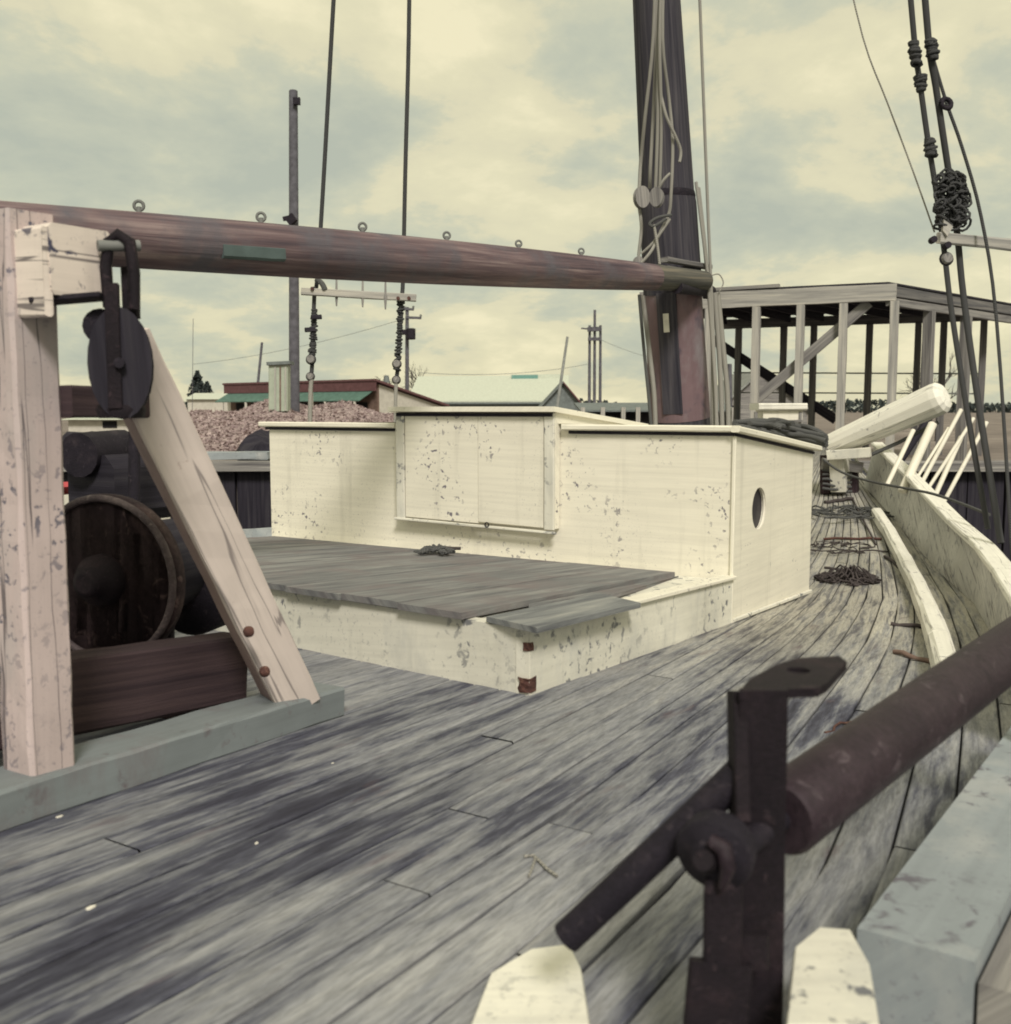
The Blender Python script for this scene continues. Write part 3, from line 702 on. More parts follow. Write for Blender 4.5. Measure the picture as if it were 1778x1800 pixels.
rope('halyard', [(1170, -120, 7.6), (1165, 65, 7.7), (1176, 170, D - .25), (1183, 250, D - .2), (1180, 340, D - .15), (1176, 376, D - .1), (1160, 410, D - .1), (1146, 440, D - .2), (1128, 462, D - .2)], .013, 'rope', 'long pale halyard looping right of the blocks to the boom', HG)
rope('halyard', [(1163, 170, D - .3), (1172, 205, D - .3), (1188, 240, D - .25), (1197, 265, D - .2), (1195, 285, D - .2)], .012, 'rope', 'short loose halyard end hanging right of the others', HG)
rope('halyard', [(1178, 305, D - .2), (1166, 318, D - .2), (1155, 340, D - .15)], .012, 'rope', 'short slanting halyard hitch above the right block', HG)
rope('halyard', [(1124, 365, D), (1128, 400, D), (1124, 440, D), (1122, 465, D)], .013, 'rope', 'pale rope below the left block down to boom', HG)
rope('halyard', [(1180, 378, D - .15), (1158, 382, D - .2), (1143, 392, D - .2), (1150, 398, D - .2), (1172, 384, D - .2)], .013, 'rope_dark', 'knotted dark rope turns just under the right block', HG)
rope('halyard', [(1178, 385, D - .15), (1150, 425, D - .15), (1128, 446, D - .1)], .012, 'rope', 'straight pale rope slanting down left from the knot', HG)
rope('halyard', [(1150, 395, D - .2), (1156, 430, D - .2), (1160, 465, D - .2)], .011, 'rope', 'thin rope hanging straight below the knotted turns', HG)
def pblock(c, s, label, tilt=.3):
    t_ = thing('halyard_block', c - Z * s, label, 'pulley block', 'halyard blocks on the mast')
    n_ = Vector((tilt, -1, 0)).normalized(); x_ = Z.cross(n_)
    for off in (-.028, .016):
        m = M(); m.slab([c + x_ * (math.cos(k * math.pi / 9) * s * .72) + Z * (math.sin(k * math.pi / 9) * s) + n_ * off for k in range(18)], n_ * .014); m.build('cheek', 'grey_wood', t_)
    m = M(); disc(m, c - n_ * .012, n_, [(0, s * .68), (.025, s * .68)], 16); m.build('sheave', 'galvanised', t_)
pblock(W(1128, 347, D - .05), .085, 'grey round pulley block left of the mast halyards')
pblock(W(1155, 347, D - .22), .075, 'grey pulley block hanging against the middle of the mast', -.4)
pblock(W(1122, 462, D - .1), .05, 'small dark pulley block where boom meets mast', .2)
rope('backstay_line', [(1225, -150, 8.6), (1233, 65, 8.7), (1246, 400, 8.8), (1255, 600, 8.8), (1262, 760, 8.8)], .013, 'rope', 'single pale rope hanging free right of the mast')
rope('mast_line', [(1224, 320, 8.7), (1233, 390, 8.7), (1243, 470, 8.75), (1248, 500, 8.75)], .013, 'rope', 'pale rope leaving mast side down to boom jaws')
rope('mast_line', [(1228, 330, 8.75), (1240, 440, 8.75), (1250, 560, 8.8), (1258, 680, 8.8), (1260, 752, 8.8)], .017, 'rope', 'rope hugging right edge of the mast down to deckhouse')
for k, (x0, x1, lab) in enumerate(((1250, 1254, 'left strand of thick rope bundle right of mast foot'), (1257, 1268, 'middle strand of thick rope bundle right of mast foot'), (1262, 1279, 'right strand of thick rope bundle right of mast foot'))):
    rope('fall_rope', [(x0, 515, 8.85), ((x0 + x1) / 2 + 2, 620, 8.85), (x1, 690, 8.85), (x1 + 2, 765, 8.85)], .022, 'rope', lab, 'rope falls beside the mast foot')
rope('mast_line', [(1124, 518, 8.6), (1131, 600, 8.6), (1140, 690, 8.6), (1146, 760, 8.6)], .014, 'rope_dark', 'dark rope hanging left of mast below the boom')
rope('mast_line', [(1130, 520, 8.65), (1141, 610, 8.65), (1150, 690, 8.65), (1153, 760, 8.65)], .02, 'rope', 'pale rope along left edge of red mast section')
rope('mast_line', [(1250, 485, 8.8), (1264, 482, 8.8), (1272, 497, 8.8), (1265, 512, 8.8)], .006, 'rope', 'thin curl of rope at the end of the boom')

# ================================================================== PORT SHROUDS with pin rail
SG = 'port shrouds seen below the boom'
def shroud(pts, r, label, group): return rope('shroud', pts, r, 'rope_tarred', label, group, 7, 'shroud')
shroud([(598, -200, 9.4), (583, 65, 9.6), (570, 300, 9.8), (558, 490, 10), (553, 515, 10), (549, 640, 10), (546, 660, 10)], .021, 'left dark wire shroud rising above the boom', SG)
shroud([(722, -200, 9.6), (719, 65, 9.8), (713, 300, 9.95), (709, 490, 10.1), (706, 530, 10.1), (700, 640, 10.1), (697, 668, 10.1)], .021, 'right dark wire shroud rising above the boom', SG)
def lashing(pts, lab):
    g_ = random.Random(len(lab)); m = M()
    for i in range(len(pts) - 1):
        for k in range(13):
            t = k / 13; x = pts[i][0] + (pts[i + 1][0] - pts[i][0]) * t; y = pts[i][1] + (pts[i + 1][1] - pts[i][1]) * t; d = pts[i][2]
            c = W(x, y, d); r = g_.uniform(.018, .036)
            m.tube(ring(c, Vector((g_.uniform(-.4, .4), g_.uniform(-.2, .2), 1)), r, .01, seg=8), .012, 5, cap=False)
    return tag(m.build('lashing', 'rope_tarred'), lab, 'lashing', 'lashings on the shrouds')
lashing([(553, 545, 9.97), (551, 600, 9.97), (547, 640, 9.97)], 'tarred rope lashing wound on left port shroud')
lashing([(705, 530, 10.07), (703, 580, 10.07), (698, 655, 10.07)], 'tarred rope lashing wound on right port shroud')
def deadeye(x, y, d, s, label):
    t_ = thing('deadeye', W(x, y, d) - Z * s, label, 'deadeye', 'deadeyes of the shrouds')
    m = M(); disc(m, W(x, y, d) + FW * .03, -FW, [(0, s * .8), (.015, s), (.045, s), (.06, s * .8)], 14); m.build('body', 'grey_wood', t_)
    m = M(); m.tube(ring(W(x, y, d), FW, s, .01, seg=14), .009, 6, cap=False); m.build('strop', 'iron_black', t_)
deadeye(547, 632, 9.95, .043, 'upper round deadeye on the left port shroud'); deadeye(546, 662, 9.95, .037, 'lower round deadeye on the left port shroud')
deadeye(698, 640, 10.05, .04, 'upper round deadeye on the right port shroud'); deadeye(697, 668, 10.05, .037, 'lower round deadeye on the right port shroud')
rope('lanyard', [(548, 665, 9.95), (546, 700, 9.95), (545, 800, 9.95)], .022, 'rope', 'pale lanyard below left port deadeyes', 'shroud lanyards')
rope('lanyard', [(697, 668, 10.05), (696, 700, 10.05), (695, 780, 10.05)], .02, 'rope', 'pale lanyard below right port deadeyes', 'shroud lanyards')
pr2 = thing('pin_rail', W(630, 530, 10), 'pale board with belaying pins lashed between the port shrouds', 'pin rail')
m = M(); m.beam(W(530, 512, 9.9), W(732, 524, 10.0), .05, .07, n=5, jit=.002); m.build('board', 'pale_wood', pr2)
for x, y in ((592, 516), (638, 518), (678, 522)):
    m = M(); m.tube([W(x, y - 32, 9.95), W(x, y - 6, 9.95), W(x, y, 9.95), W(x, y + 22, 9.95)], [.008, .011, .017, .007], 8); m.build('belaying_pin', 'grey_wood', pr2)
for x, y in ((549, 507), (700, 524), (719, 524)):
    m = M(); disc(m, W(x, y, 9.86), FW, [(0, .018), (.03, .018)], 8); m.build('knob', 'rust_spot', pr2)
rope('rope_tail', [(556, 490, 9.9), (566, 498, 9.9), (572, 510, 9.9)], .028, 'rope_dark', 'short dark rope tail hanging at left end of pin rail')
for x, y, lab in ((556, 558, 'upper dark cleat on the left port shroud'), (545, 580, 'lower dark cleat on the left port shroud')):
    m = M(); m.beam(W(x - 8, y, 9.9), W(x + 9, y - 1, 9.95), .04, .045, ch=.015); tag(m.build('shroud_cleat', 'tar_wood'), lab, 'cleat', 'cleats on the port shrouds')

# ================================================================== STARBOARD SHROUDS at the right edge
DK = .76
SG2 = 'starboard shrouds at the right edge'
shroud([(1585, -200, 8.3), (1607, 65, 8.5), (1618, 150, 8.6), (1632, 250, 8.7), (1645, 330, 8.8), (1660, 440, 8.9), (1672, 540, 8.9), (1700, 720, 8.8), (1737, 930, 8.6)], .018, 'left dark knotted shroud at the right edge', SG2)
shroud([(1612, -200, 8.3), (1632, 65, 8.5), (1645, 150, 8.6), (1660, 250, 8.7), (1672, 330, 8.8), (1684, 420, 8.9), (1694, 520, 8.9), (1722, 720, 8.7), (1760, 955, 8.4)], .021, 'thick middle shroud at the right edge', SG2)
shroud([(1640, 100, 8.7), (1664, 180, 8.7), (1692, 260, 8.7), (1725, 380, 8.7), (1752, 560, 8.6), (1780, 980, 8.2)], .011, 'thin outermost shroud slanting out at the right edge', SG2)
lashing([(1606, 75, 8.5), (1612, 115, 8.5)], 'topmost tarred lashing on left starboard shroud'); lashing([(1618, 135, 8.6), (1620, 160, 8.6)], 'second tarred lashing on left starboard shroud'); lashing([(1634, 245, 8.7), (1638, 275, 8.7)], 'third tarred lashing on left starboard shroud')
lashing([(1636, 70, 8.5), (1642, 105, 8.5)], 'tarred lashing near top of thick starboard shroud')
heap_pts = lambda: None
m = M(); g_ = random.Random(11)
for k in range(120):
    x, y = g_.uniform(1650, 1698), 312 + 82 * (k / 120); c = W(x, y + g_.uniform(-8, 8), 8.75 + g_.uniform(-.06, .06))
    m.tube(ring(c, Vector((g_.uniform(-.6, .6), g_.uniform(-1, 1), g_.uniform(.2, .7))), g_.uniform(.014, .05), .01, seg=9), .0085, 5, cap=False)
tag(m.build('rope_coil', 'rope_tarred'), 'dark coil of rope hung in starboard shrouds above pin rail', 'rope')
pr3 = thing('pin_rail', W(1690, 430, 8.8), 'pale short pin rail lashed to the starboard shrouds', 'pin rail')
m = M(); m.beam(W(1650, 418, 8.7), W(1790, 432, 9.0), .045, .075, ch=.015, n=3, jit=.003); m.build('board', 'pale_wood', pr3)
m = M(); m.slab([W(1660, 385, 8.66), W(1676, 398, 8.66), W(1666, 415, 8.66), W(1658, 405, 8.66)], FW * .03); m.build('becket', 'pale_wood', pr3)
for x, y in ((1643, 420), (1668, 430)):
    m = M(); disc(m, W(x, y, 8.62), FW, [(0, .022), (.05, .022)], 8); m.build('knob', 'iron_black', pr3)
b = W(1664, 182, 8.6); m = M(); m.tube(ring(b, Vector((.2, -1, .3)), .034, .01, seg=12), .016, 6, cap=False); tag(m.build('fairlead_ring', 'iron_black'), 'dark ring seized to the thick starboard shroud', 'ring')
rope('signal_line', [(1470, -140, 9), (1517, 65, 9), (1560, 180, 9), (1605, 300, 9), (1643, 408, 8.9)], .006, 'rope', 'thin pale line slanting down to starboard pin rail')
deadeye(1664, 455, 8.7, .038, 'round deadeye below the starboard pin rail')
DK = 1.0

# ================================================================== BULWARK, RAIL, CATHEAD, fore-deck gear
bw = thing('bulwark', S(9, -1.2, zd(9)), 'weathered white bulwark curving in towards the bow', 'bulwark')
# top edge (photo) and base run; inner face pieces butt end to end
aa = [3.4, 4.6, 5.8, 7.0, 8.2, 9.4, 10.4, 11.2, 11.9]
top = lambda a: zd(a) + (.30 + .022 * (a - 5))
lean = lambda a: .10 * min(1, max(0, (9 - a) / 2))
inn = lambda a: bs(a) + .06 + lean(a)
for i in range(len(aa) - 1):
    a0, a1 = aa[i], aa[i + 1]
    m = M(); m.slab([S(a0, inn(a0), zd(a0) + .0), S(a1 - .004, inn(a1), zd(a1)), S(a1 - .004, inn(a1) + .10 - .8 * lean(a1), top(a1)), S(a0, inn(a0) + .10 - .8 * lean(a0), top(a0))], SB * .05); m.build('side_plank', 'bulwark_paint', bw)
    m = M(); m.beam(S(a0, inn(a0) + .125 - .8 * lean(a0), top(a0) + .022), S(a1, inn(a1) + .125 - .8 * lean(a1), top(a1) + .022), .13, .042, ch=.012, n=3, jit=.002); m.build('rail_cap', 'white_log', bw)
# port side, low
pb = thing('port_bulwark', S(6, -6.5, zd(6)), 'grey low bulwark on the far side of the deck', 'bulwark')
for i in range(0, 12):
    a0, a1 = 1 + i * .9, 1 + (i + 1) * .9
    f_ = lambda a: 2 * BC - bs(a) - .02
    m = M(); m.slab([S(a0, f_(a0), zd(a0)), S(a1, f_(a1), zd(a1)), S(a1, f_(a1) - .06, zd(a1) + .17), S(a0, f_(a0) - .06, zd(a0) + .17)], -SB * .05); m.build('side_plank', 'blue_grey_paint', pb)
    m = M(); m.beam(S(a0, f_(a0) + .05, zd(a0) + .02), S(a1, f_(a1) + .05, zd(a1) + .02), .10, .035); m.build('waterway', 'white_paint_clean', pb)
# inner white log rail
lr = [W(1543, 905, 9.6), W(1566, 935, 8.6), W(1596, 985, 7.4), W(1622, 1040, 6.3), W(1645, 1100, 5.4), W(1662, 1150, 4.9), W(1690, 1260, 4.2)]
lr = []
for x, y in ((1541, 912), (1562, 945), (1588, 995), (1612, 1045), (1632, 1095), (1650, 1150), (1672, 1230)):
    lr.append(ondeck(x, y))
m = M()
for i in range(len(lr) - 1): m.beam(lr[i] + Z * .055, lr[i + 1] + Z * .055, .10, .11, ch=.02, n=2, jit=.003)
tag(m.build('log_rail', 'white_log'), 'low white chipped log rail on deck inside the bulwark', 'rail')
# cathead timber
ct = thing('cathead', W(1480, 790, 11), 'thick white rounded timber jutting up over the bow', 'cathead')
c0_, c1_ = W(1462, 783, 11.2), W(1645, 703, 10.4)
pts = [c0_.lerp(c1_, k / 8) for k in range(9)] + [c1_ + (c1_ - c0_).normalized() * .06, c1_ + (c1_ - c0_).normalized() * .10, c1_ + (c1_ - c0_).normalized() * .115]
m = M(); m.tube(pts, [.13, .137, .142, .148, .153, .158, .163, .168, .172, .165, .13, .07], 12, smooth=False); m.build('timber', 'white_log', ct)
m = M(); m.beam(W(1475, 800, 11.1), W(1478, 860, 11.2), .16, .22, up=SA, n=2, jit=.003); m.build('knee', 'white_paint_worn', ct)
m = M(); m.beam(W(1455, 800, 11), W(1530, 795, 10.8), .10, .10, n=2, jit=.004); m.build('chock', 'white_paint_worn', ct)
# white rods beyond the bulwark
RG = 'white rods beyond the bulwark'
for (x0, y0, x1, y1, r, lab) in ((1592, 850, 1640, 745, .042, 'thickest white rod rising behind the bulwark'), (1612, 862, 1690, 720, .02, 'second white rod behind the bulwark'), (1624, 866, 1712, 735, .017, 'third white rod behind the bulwark'), (1640, 880, 1690, 768, .024, 'fourth white rod behind the bulwark'), (1566, 838, 1606, 756, .022, 'leftmost short white rod under the cathead'), (1655, 888, 1735, 742, .02, 'rightmost long white rod behind the bulwark'), (1602, 852, 1668, 752, .014, 'thinnest white rod beside the thickest one')):
    m = M(); m.tube([W(x0 - 6, y0 + 14, 9.7), W(x1, y1, 9.9)], r, 8); tag(m.build('stay_rod', 'white_paint_clean'), lab, 'rod', RG)
m = M(); m.tube([W(1566, 836, 12.2), W(1600, 785, 12.2), W(1640, 725, 12.2)], .045, 8); tag(m.build('dark_stay', 'tar_wood'), 'dark bar slanting up below the white cathead', 'bar')
m = M(); m.tube([W(1530, 800, 10.9), W(1580, 778, 10.8), W(1650, 742, 10.6)], .02, 8); tag(m.build('cathead_stay', 'rope_dark'), 'dark rope under the white cathead', 'rope')
# line draped over bulwark
rope('mooring_line', [(1448, 808, 9.2), (1480, 830, 9.0), (1530, 846, 8.7), (1590, 858, 8.2), (1640, 868, 7.8), (1690, 885, 7.4), (1740, 905, 7.0)], .011, 'rope_dark', 'thin dark line draped across the bulwark', None)
# low forecastle hatch
fh = thing('forecastle_hatch', W(1367, 800, 11), 'small white hatch box with rounded lid beyond rope heap', 'hatch')
m = M(); p0, p1 = W(1326, 715, 11), W(1410, 715, 11); m.beam(p0, p1, .42, .075, ch=.03, n=3, jit=.002); m.build('lid', 'white_log', fh)
m = M(); m.beam(W(1334, 770, 11.05), W(1402, 770, 11.05), .34, .6, ch=.01); m.build('box_side', 'white_paint_clean', fh)
for x in (1329, 1407):
    m = M(); m.beam(W(x, 790, 10.86), W(x, 724, 10.86), .035, .035, up=FW); m.build('corner_post', 'grey_wood', fh)
m = M(); m.beam(W(1326, 744, 10.82), W(1410, 740, 10.82), .03, .03); m.build('batten', 'grey_wood', fh)
# rope heap on house roof
def bigheap():
    g_ = random.Random(5); m = M(); 
    for k in range(40):
        x = g_.uniform(1305, 1432); t = (x - 1300) / 140; base = 752 + 26 * t; d = 7.1 + g_.uniform(-.25, .35); pts = []
        L_ = g_.uniform(50, 120); ph = g_.uniform(0, 6)
        for i in range(11):
            u = i / 10; xx = min(max(x + (u - .5) * L_, 1292), 1452); tt = (xx - 1300) / 140
            top_ = 16 + 30 * max(0, min(1, tt)) * 1.0
            pts.append(W(xx, 756 + 27 * tt - top_ * (k / 40) * (.35 + .65 * math.sin(math.pi * min(1, max(.05, .2 + tt * .7)))) + 3 * math.sin(u * 5 + ph), d + .12 * math.sin(u * 4 + ph)))
        m.tube(pts, .019, 6)
    return m
tag(bigheap().build('rope_heap', 'rope_dark'), 'heap of thick grey rope lying on the deckhouse roof edge', 'rope')
# dark bitts between house and bulwark
bt = thing('mooring_bitt', ondeck(1462, 868), 'dark squat timber bitt wound with rope beside the deckhouse', 'bitt')
fb = ondeck(1462, 868)
bt_d = (fb - CAM).dot(FW)
for k, x in enumerate((1452, 1475, 1500)):
    m = M(); m.beam(W(x, 868, bt_d), W(x, 800 + 6 * k, bt_d), .10, .12, up=SA, n=3, jit=.006); m.build('post', 'brown_timber' if k != 1 else 'grey_wood', bt)
m = M(); m.beam(W(1446, 815, bt_d - .1), W(1515, 822, bt_d - .1), .09, .12, n=3, jit=.006); m.build('cross_timber', 'grey_wood', bt)
m = M()
for k in range(5): m.tube(jig(W(1446, 826 + 8 * k, bt_d - .18), W(1498, 832 + 8 * k, bt_d - .2), 6, .012), .016, 6)
m.build('rope_turns', 'rope_dark', bt)
# deck litter
heap('seaweed_clump', ondeck(1490, 1022), .17, .13, 60, .008, 'bark', 'dark tangled clump of weed beside the deckhouse', 'seaweed', 21)
heap('twig_clump', ondeck(1480, 965), .30, .05, 14, .007, 'bark', 'loose dark twigs on deck near the log rail', 'twigs', 22)
stk = [((1448, 950), (1550, 950), .012, 'marine_rust', 'rusty thin rod lying across the side deck'), ((1555, 980), (1600, 1012), .011, 'bark', 'dark twig lying against the log rail middle'),
       ((1566, 1100), (1625, 1106), .012, 'bark', 'dark twig lying on light planks near log rail end'), ((1450, 886), (1500, 880), .02, 'bark', 'dark stick beside the foot of bitts'), ((1450, 1000), (1492, 1004), .010, 'bark', 'dark twig touching the brown weed clump'), ((1572, 1150), (1640, 1168), .012, 'tan_twig', 'brown twig above the rusty roller'), ((1500, 880), (1540, 960), .010, 'bark', 'long dark twig pointing toward the log rail far end'), ((1450, 1290), (1500, 1270), .004, 'rust_spot', 'short brown splinter on planks right of iron post')]
for (p, q, r, mm, lab) in stk:
    mm = 'rust_spot' if mm == 'marine_rust' else mm
    m = M(); m.tube(jig(ondeck(*p) + Z * r, ondeck(*q) + Z * r, 5, .01), r, 6); tag(m.build('twig', mm), lab, 'twig', 'twigs littering the side deck')
heap('twig_clump', ondeck(1478, 905), .42, .10, 34, .010, 'rope_dark', 'grey tangle of rope ends and twigs near the bitts', 'twigs', 31)
# flecks of white shell and rope yarn on the foreground deck
for (x, y, s_, lab) in ((105, 1437, .010, 'white shell chip beside the sleeper at left'), (452, 1483, .006, 'white shell chip on the middle of the foreground planks'), (585, 1343, .006, 'pale shell chip on planks below the hatch corner'), (160, 1597, .010, 'pale shell chip near bottom left of the deck')):
    c = ondeck(x, y); m = M(); m.slab([c + SA * (s_ * rng.uniform(.6, 1.3) * math.cos(k)) + SB * (s_ * rng.uniform(.3, .6) * math.sin(k)) for k in range(6)], Z * .003); tag(m.build('shell_chip', 'paper'), lab, 'shell', 'shell chips on deck')
rope('frayed_yarn', [(925, 1510, 1), (940, 1515, 1), (955, 1525, 1), (968, 1538, 1)], .004, 'rope', 'x')
bpy.data.objects.remove(bpy.data.objects['frayed_yarn'])
y_ = [ondeck(*p) + Z * .006 for p in ((922, 1510), (938, 1508), (950, 1520), (962, 1532), (980, 1545))]; y2 = [ondeck(*p) + Z * .005 for p in ((930, 1545), (936, 1530), (942, 1512))]
m = M(); m.tube(y_, .0035, 5); m.tube(y2, .003, 5); tag(m.build('frayed_yarn', 'rope'), 'pale frayed bit of yarn on the foreground planks', 'yarn')

# ================================================================== NEAR STARBOARD RAIL AND DREDGE ROLLER (foreground right)
rz = -.80
nr = thing('near_rail', onz(1620, 1600, -.95), 'broad blue grey painted rail log in the near corner', 'rail')
e0, e1 = onz(1500, 1640, rz), onz(1690, 1392, rz); ed = (e1 - e0).normalized(); en = Vector((ed.y, -ed.x, 0))
if en.x < 0: en = -en
a_, b_ = e0 + ed * .02, e1 + ed * .9
m = M(); m.slab([a_, b_, b_ + en * .17, a_ + en * .17], -Z * .16); m.build('rail_log', 'blue_grey_paint', nr)
m = M(); m.slab([a_ + en * .176 - Z * .03, b_ + en * .176 - Z * .03, b_ + en * .30 - Z * .03, a_ + en * .30 - Z * .03], -Z * .13); m.build('outer_log', 'grey_wood', nr)
# white chocks
def chock(poly, zt_, hgt, label):
    m = M(); top_ = [onz(x, y, zt_) for x, y in poly]; cen = sum(top_, Vector()) / len(top_); base = [cen + (p - cen) * 1.12 - Z * hgt for p in top_]; mid = [cen + (p - cen) * 1.06 - Z * .012 for p in top_]; n = len(base)
    m.add(base + mid + top_, [list(range(n - 1, -1, -1)), [2 * n + k for k in range(n)]] + [[r * n + k, r * n + (k + 1) % n, (r + 1) * n + (k + 1) % n, (r + 1) * n + k] for k in range(n) for r in (0, 1)])
    return tag(m.build('chock', 'white_paint_worn'), label, 'chock', 'white chocks under the roller')
chock([(1400, 1664), (1442, 1630), (1494, 1634), (1528, 1694), (1545, 1800), (1385, 1800)], -.765, .19, 'white painted wooden chock right of the iron post')
chock([(865, 1710), (935, 1668), (1000, 1660), (1020, 1700), (1035, 1800), (830, 1800)], -.895, .06, 'white chock under the lower end of the iron bar')
rl = thing('dredge_roller', onz(1340, 1760, -.86), 'dark rusty iron roller bracket with long steel roller in foreground', 'roller')
PD = 1.40
tz = (W(1326, 1212, PD) - CAM).z
pt = W(1342, 1212, PD); pbm = Vector((pt.x, pt.y, CAM.z - .95))
m = M(); m.beam(pt, pbm, .066, .012, up=FW, ch=.002, n=6, jit=.0006, w1=.078); m.build('front_flange', 'rust_dark', rl)
l0 = W(1284, 1214, PD + .01); l1 = Vector((l0.x - .004, l0.y, CAM.z - .62))
m = M(); m.beam(W(1296, 1214, PD + .03), W(1300, 1440, PD + .0), .05, .02, up=RT, ch=.002, n=4, jit=.0006); m.build('side_flange', 'rust_dark', rl)
pl = [onz(1275, 1216, tz), onz(1440, 1209, tz), onz(1455, 1200, tz), onz(1494, 1158, tz), onz(1490, 1152, tz), onz(1405, 1156, tz), onz(1365, 1168, tz)]
# top plate with an oval hole
def plate(poly, hc, hr, th):
    n = 24; V = []; hole = []; outp = []
    P2 = [(p.x, p.y) for p in poly]
    for k in range(n):
        t = 2 * math.pi * k / n; d = (math.cos(t), math.sin(t)); best = 9
        for (p, q) in zip(P2, P2[1:] + P2[:1]):
            ex, ey = q[0] - p[0], q[1] - p[1]; den = d[0] * ey - d[1] * ex
            if abs(den) < 1e-9: continue
            s_ = ((p[0] - hc.x) * ey - (p[1] - hc.y) * ex) / den; u = ((p[0] - hc.x) * d[1] - (p[1] - hc.y) * d[0]) / den
            if s_ > 0 and -1e-6 <= u <= 1.000001: best = min(best, s_)
        outp.append(Vector((hc.x + d[0] * best, hc.y + d[1] * best, hc.z))); hole.append(Vector((hc.x + d[0] * hr, hc.y + d[1] * hr, hc.z)))
    V = hole + outp + [p - Z * th for p in hole] + [p - Z * th for p in outp]; Fc = []
    for k in range(n):
        j = (k + 1) % n; Fc += [[k, n + k, n + j, j], [2 * n + k, 2 * n + j, 3 * n + j, 3 * n + k], [k, j, 2 * n + j, 2 * n + k], [n + k, 3 * n + k, 3 * n + j, n + j]]
    m = M(); m.add(V, Fc); return m
plate(pl, onz(1404, 1178, tz), .017, .013).build('top_plate', 'rust_dark', rl)
# roller
r0_, r1_ = W(1370, 1440, 1.46), W(1700, 1198, 2.02); rd = (r1_ - r0_).normalized(); r2_ = r1_ + rd * .5
m = M(); m.tube([r0_ - rd * .0, r0_ + rd * .01, r0_.lerp(r2_, .25), r0_.lerp(r2_, .5), r0_.lerp(r2_, .75), r2_], [.050, .0565, .0575, .058, .0575, .057], 30); m.build('roller', 'roller_steel', rl)
m = M(); m.tube([r0_ - rd * .10, r0_ + rd * .02], .018, 12); m.build('axle', 'iron_black', rl)
e2 = r2_ + rd * .03
m = M(); m.beam(e2 + Z * .12, Vector((e2.x, e2.y, CAM.z - 1.02)), .08, .014, up=SA); m.build('end_bracket', 'rust_dark', rl)
# cheek lug, its bolt and the lower strap
lc = W(1256, 1502, 1.37)
m = M(); disc(m, lc, Vector((-.45, -.85, -.2)), [(-.03, .050), (.0, .053), (.006, .05), (.008, .03), (.018, .028), (.02, .012)], 26); m.build('cheek_lug', 'iron_black', rl)
m = M(); m.tube([W(1250, 1478, 1.345), W(1272, 1490, 1.335), W(1280, 1525, 1.335), W(1270, 1560, 1.35)], [.01, .012, .011, .006], 8); m.build('hook_bolt', 'roller_steel', rl)
m = M(); m.tube([W(1236, 1512, 1.33), W(1246, 1516, 1.36)], [.014, .016], 10); m.build('bolt', 'rust_dark', rl)
m = M(); m.beam(W(1272, 1545, 1.37), W(1270, 1700, 1.37), .05, .016, up=FW, ch=.003, n=4, jit=.001); m.beam(W(1268, 1690, 1.37), W(1255, 1830, 1.37), .085, .016, up=FW, ch=.003); m.build('lower_strap', 'rust_dark', rl)
m = M(); m.beam(W(1318, 1640, 1.385), W(1318, 1700, 1.385), .05, .02, up=FW); m.build('web', 'rust_dark', rl)
# long thin bar
q0_, q1_ = W(1300, 1362, 1.42), W(996, 1648, 1.48)
m = M(); m.tube([q0_, q0_.lerp(q1_, .5), q1_], .0235, 16); m.build('brace_bar', 'iron_black', rl)

# ================================================================== BACKGROUND: utility poles
PG = 'poles along the yard'
def gz(p): return Vector((p.x, p.y, CAM.z + LAND - .1))
def pole(x0, y0, d, r0, label, xb=None, yb=760, arms=(), extra=None, name='utility_pole', mat='pole_wood'):
    tp = W(x0, y0, d); bt_ = W(xb if xb is not None else x0, yb, d); k = (tp.z - (CAM.z + LAND - .1)) / max(tp.z - bt_.z, .1); foot = tp + (bt_ - tp) * k
    t_ = thing(name, foot, label, 'pole', PG)
    m = M(); m.tube([foot, foot.lerp(tp, .5), tp], [r0 * 1.12, r0, r0 * .88], 10); m.build('shaft', mat, t_)
    for (xa, xb2, ya, th) in arms:
        m = M(); m.beam(W(xa, ya, d - r0), W(xb2, ya + 1, d - r0), th, th); m.build('crossarm', mat, t_)
        for xx in (xa + 1, xb2 - 1):
            m = M(); m.tube([W(xx, ya, d - r0), W(xx, ya - 5, d - r0)], [.05, .07], 6); m.build('insulator', 'galvanised', t_)
    return t_
t_ = pole(516, 160, 30, .145, 'tall grey utility pole behind left end of the deckhouse', xb=518)
m = M(); m.beam(W(516, 178, 29.8), W(528, 178, 29.8), .12, .2); m.build('bracket', 'iron_black', t_)
m = M(); m.beam(W(498, 385, 29.8), W(516, 381, 29.8), .1, .12); m.beam(W(508, 380, 29.8), W(517, 392, 29.8), .16, .26); m.build('insulator_bracket', 'iron_black', t_)
t_ = pole(716, 540, 60, .115, 'pole with crossarms and transformer right of the shrouds', xb=716, arms=((710, 728, 543, .14), (714, 741, 558, .14)))
m = M(); m.tube([W(723, 578, 59.5), W(723, 596, 59.5)], .26, 12); m.build('transformer', 'iron_black', t_)
m = M(); m.beam(W(706, 584, 59.6), W(726, 584, 59.6), .2, .3); m.build('transformer_bracket', 'iron_black', t_)
pole(998, 592, 60, .09, 'thin slanting pole above the grey gable', xb=985, yb=680, mat='haze_grey')
pole(461, 602, 62, .085, 'short thin pole above the red roof', xb=454, yb=672)
for x, y, lab in ((1037, 572, 'left pole of the triple pole group'), (1046, 545, 'tallest middle pole of the triple pole group'), (1056, 572, 'right pole of the triple pole group')):
    t_ = pole(x, y, 70, .10, lab, xb=x - 1)
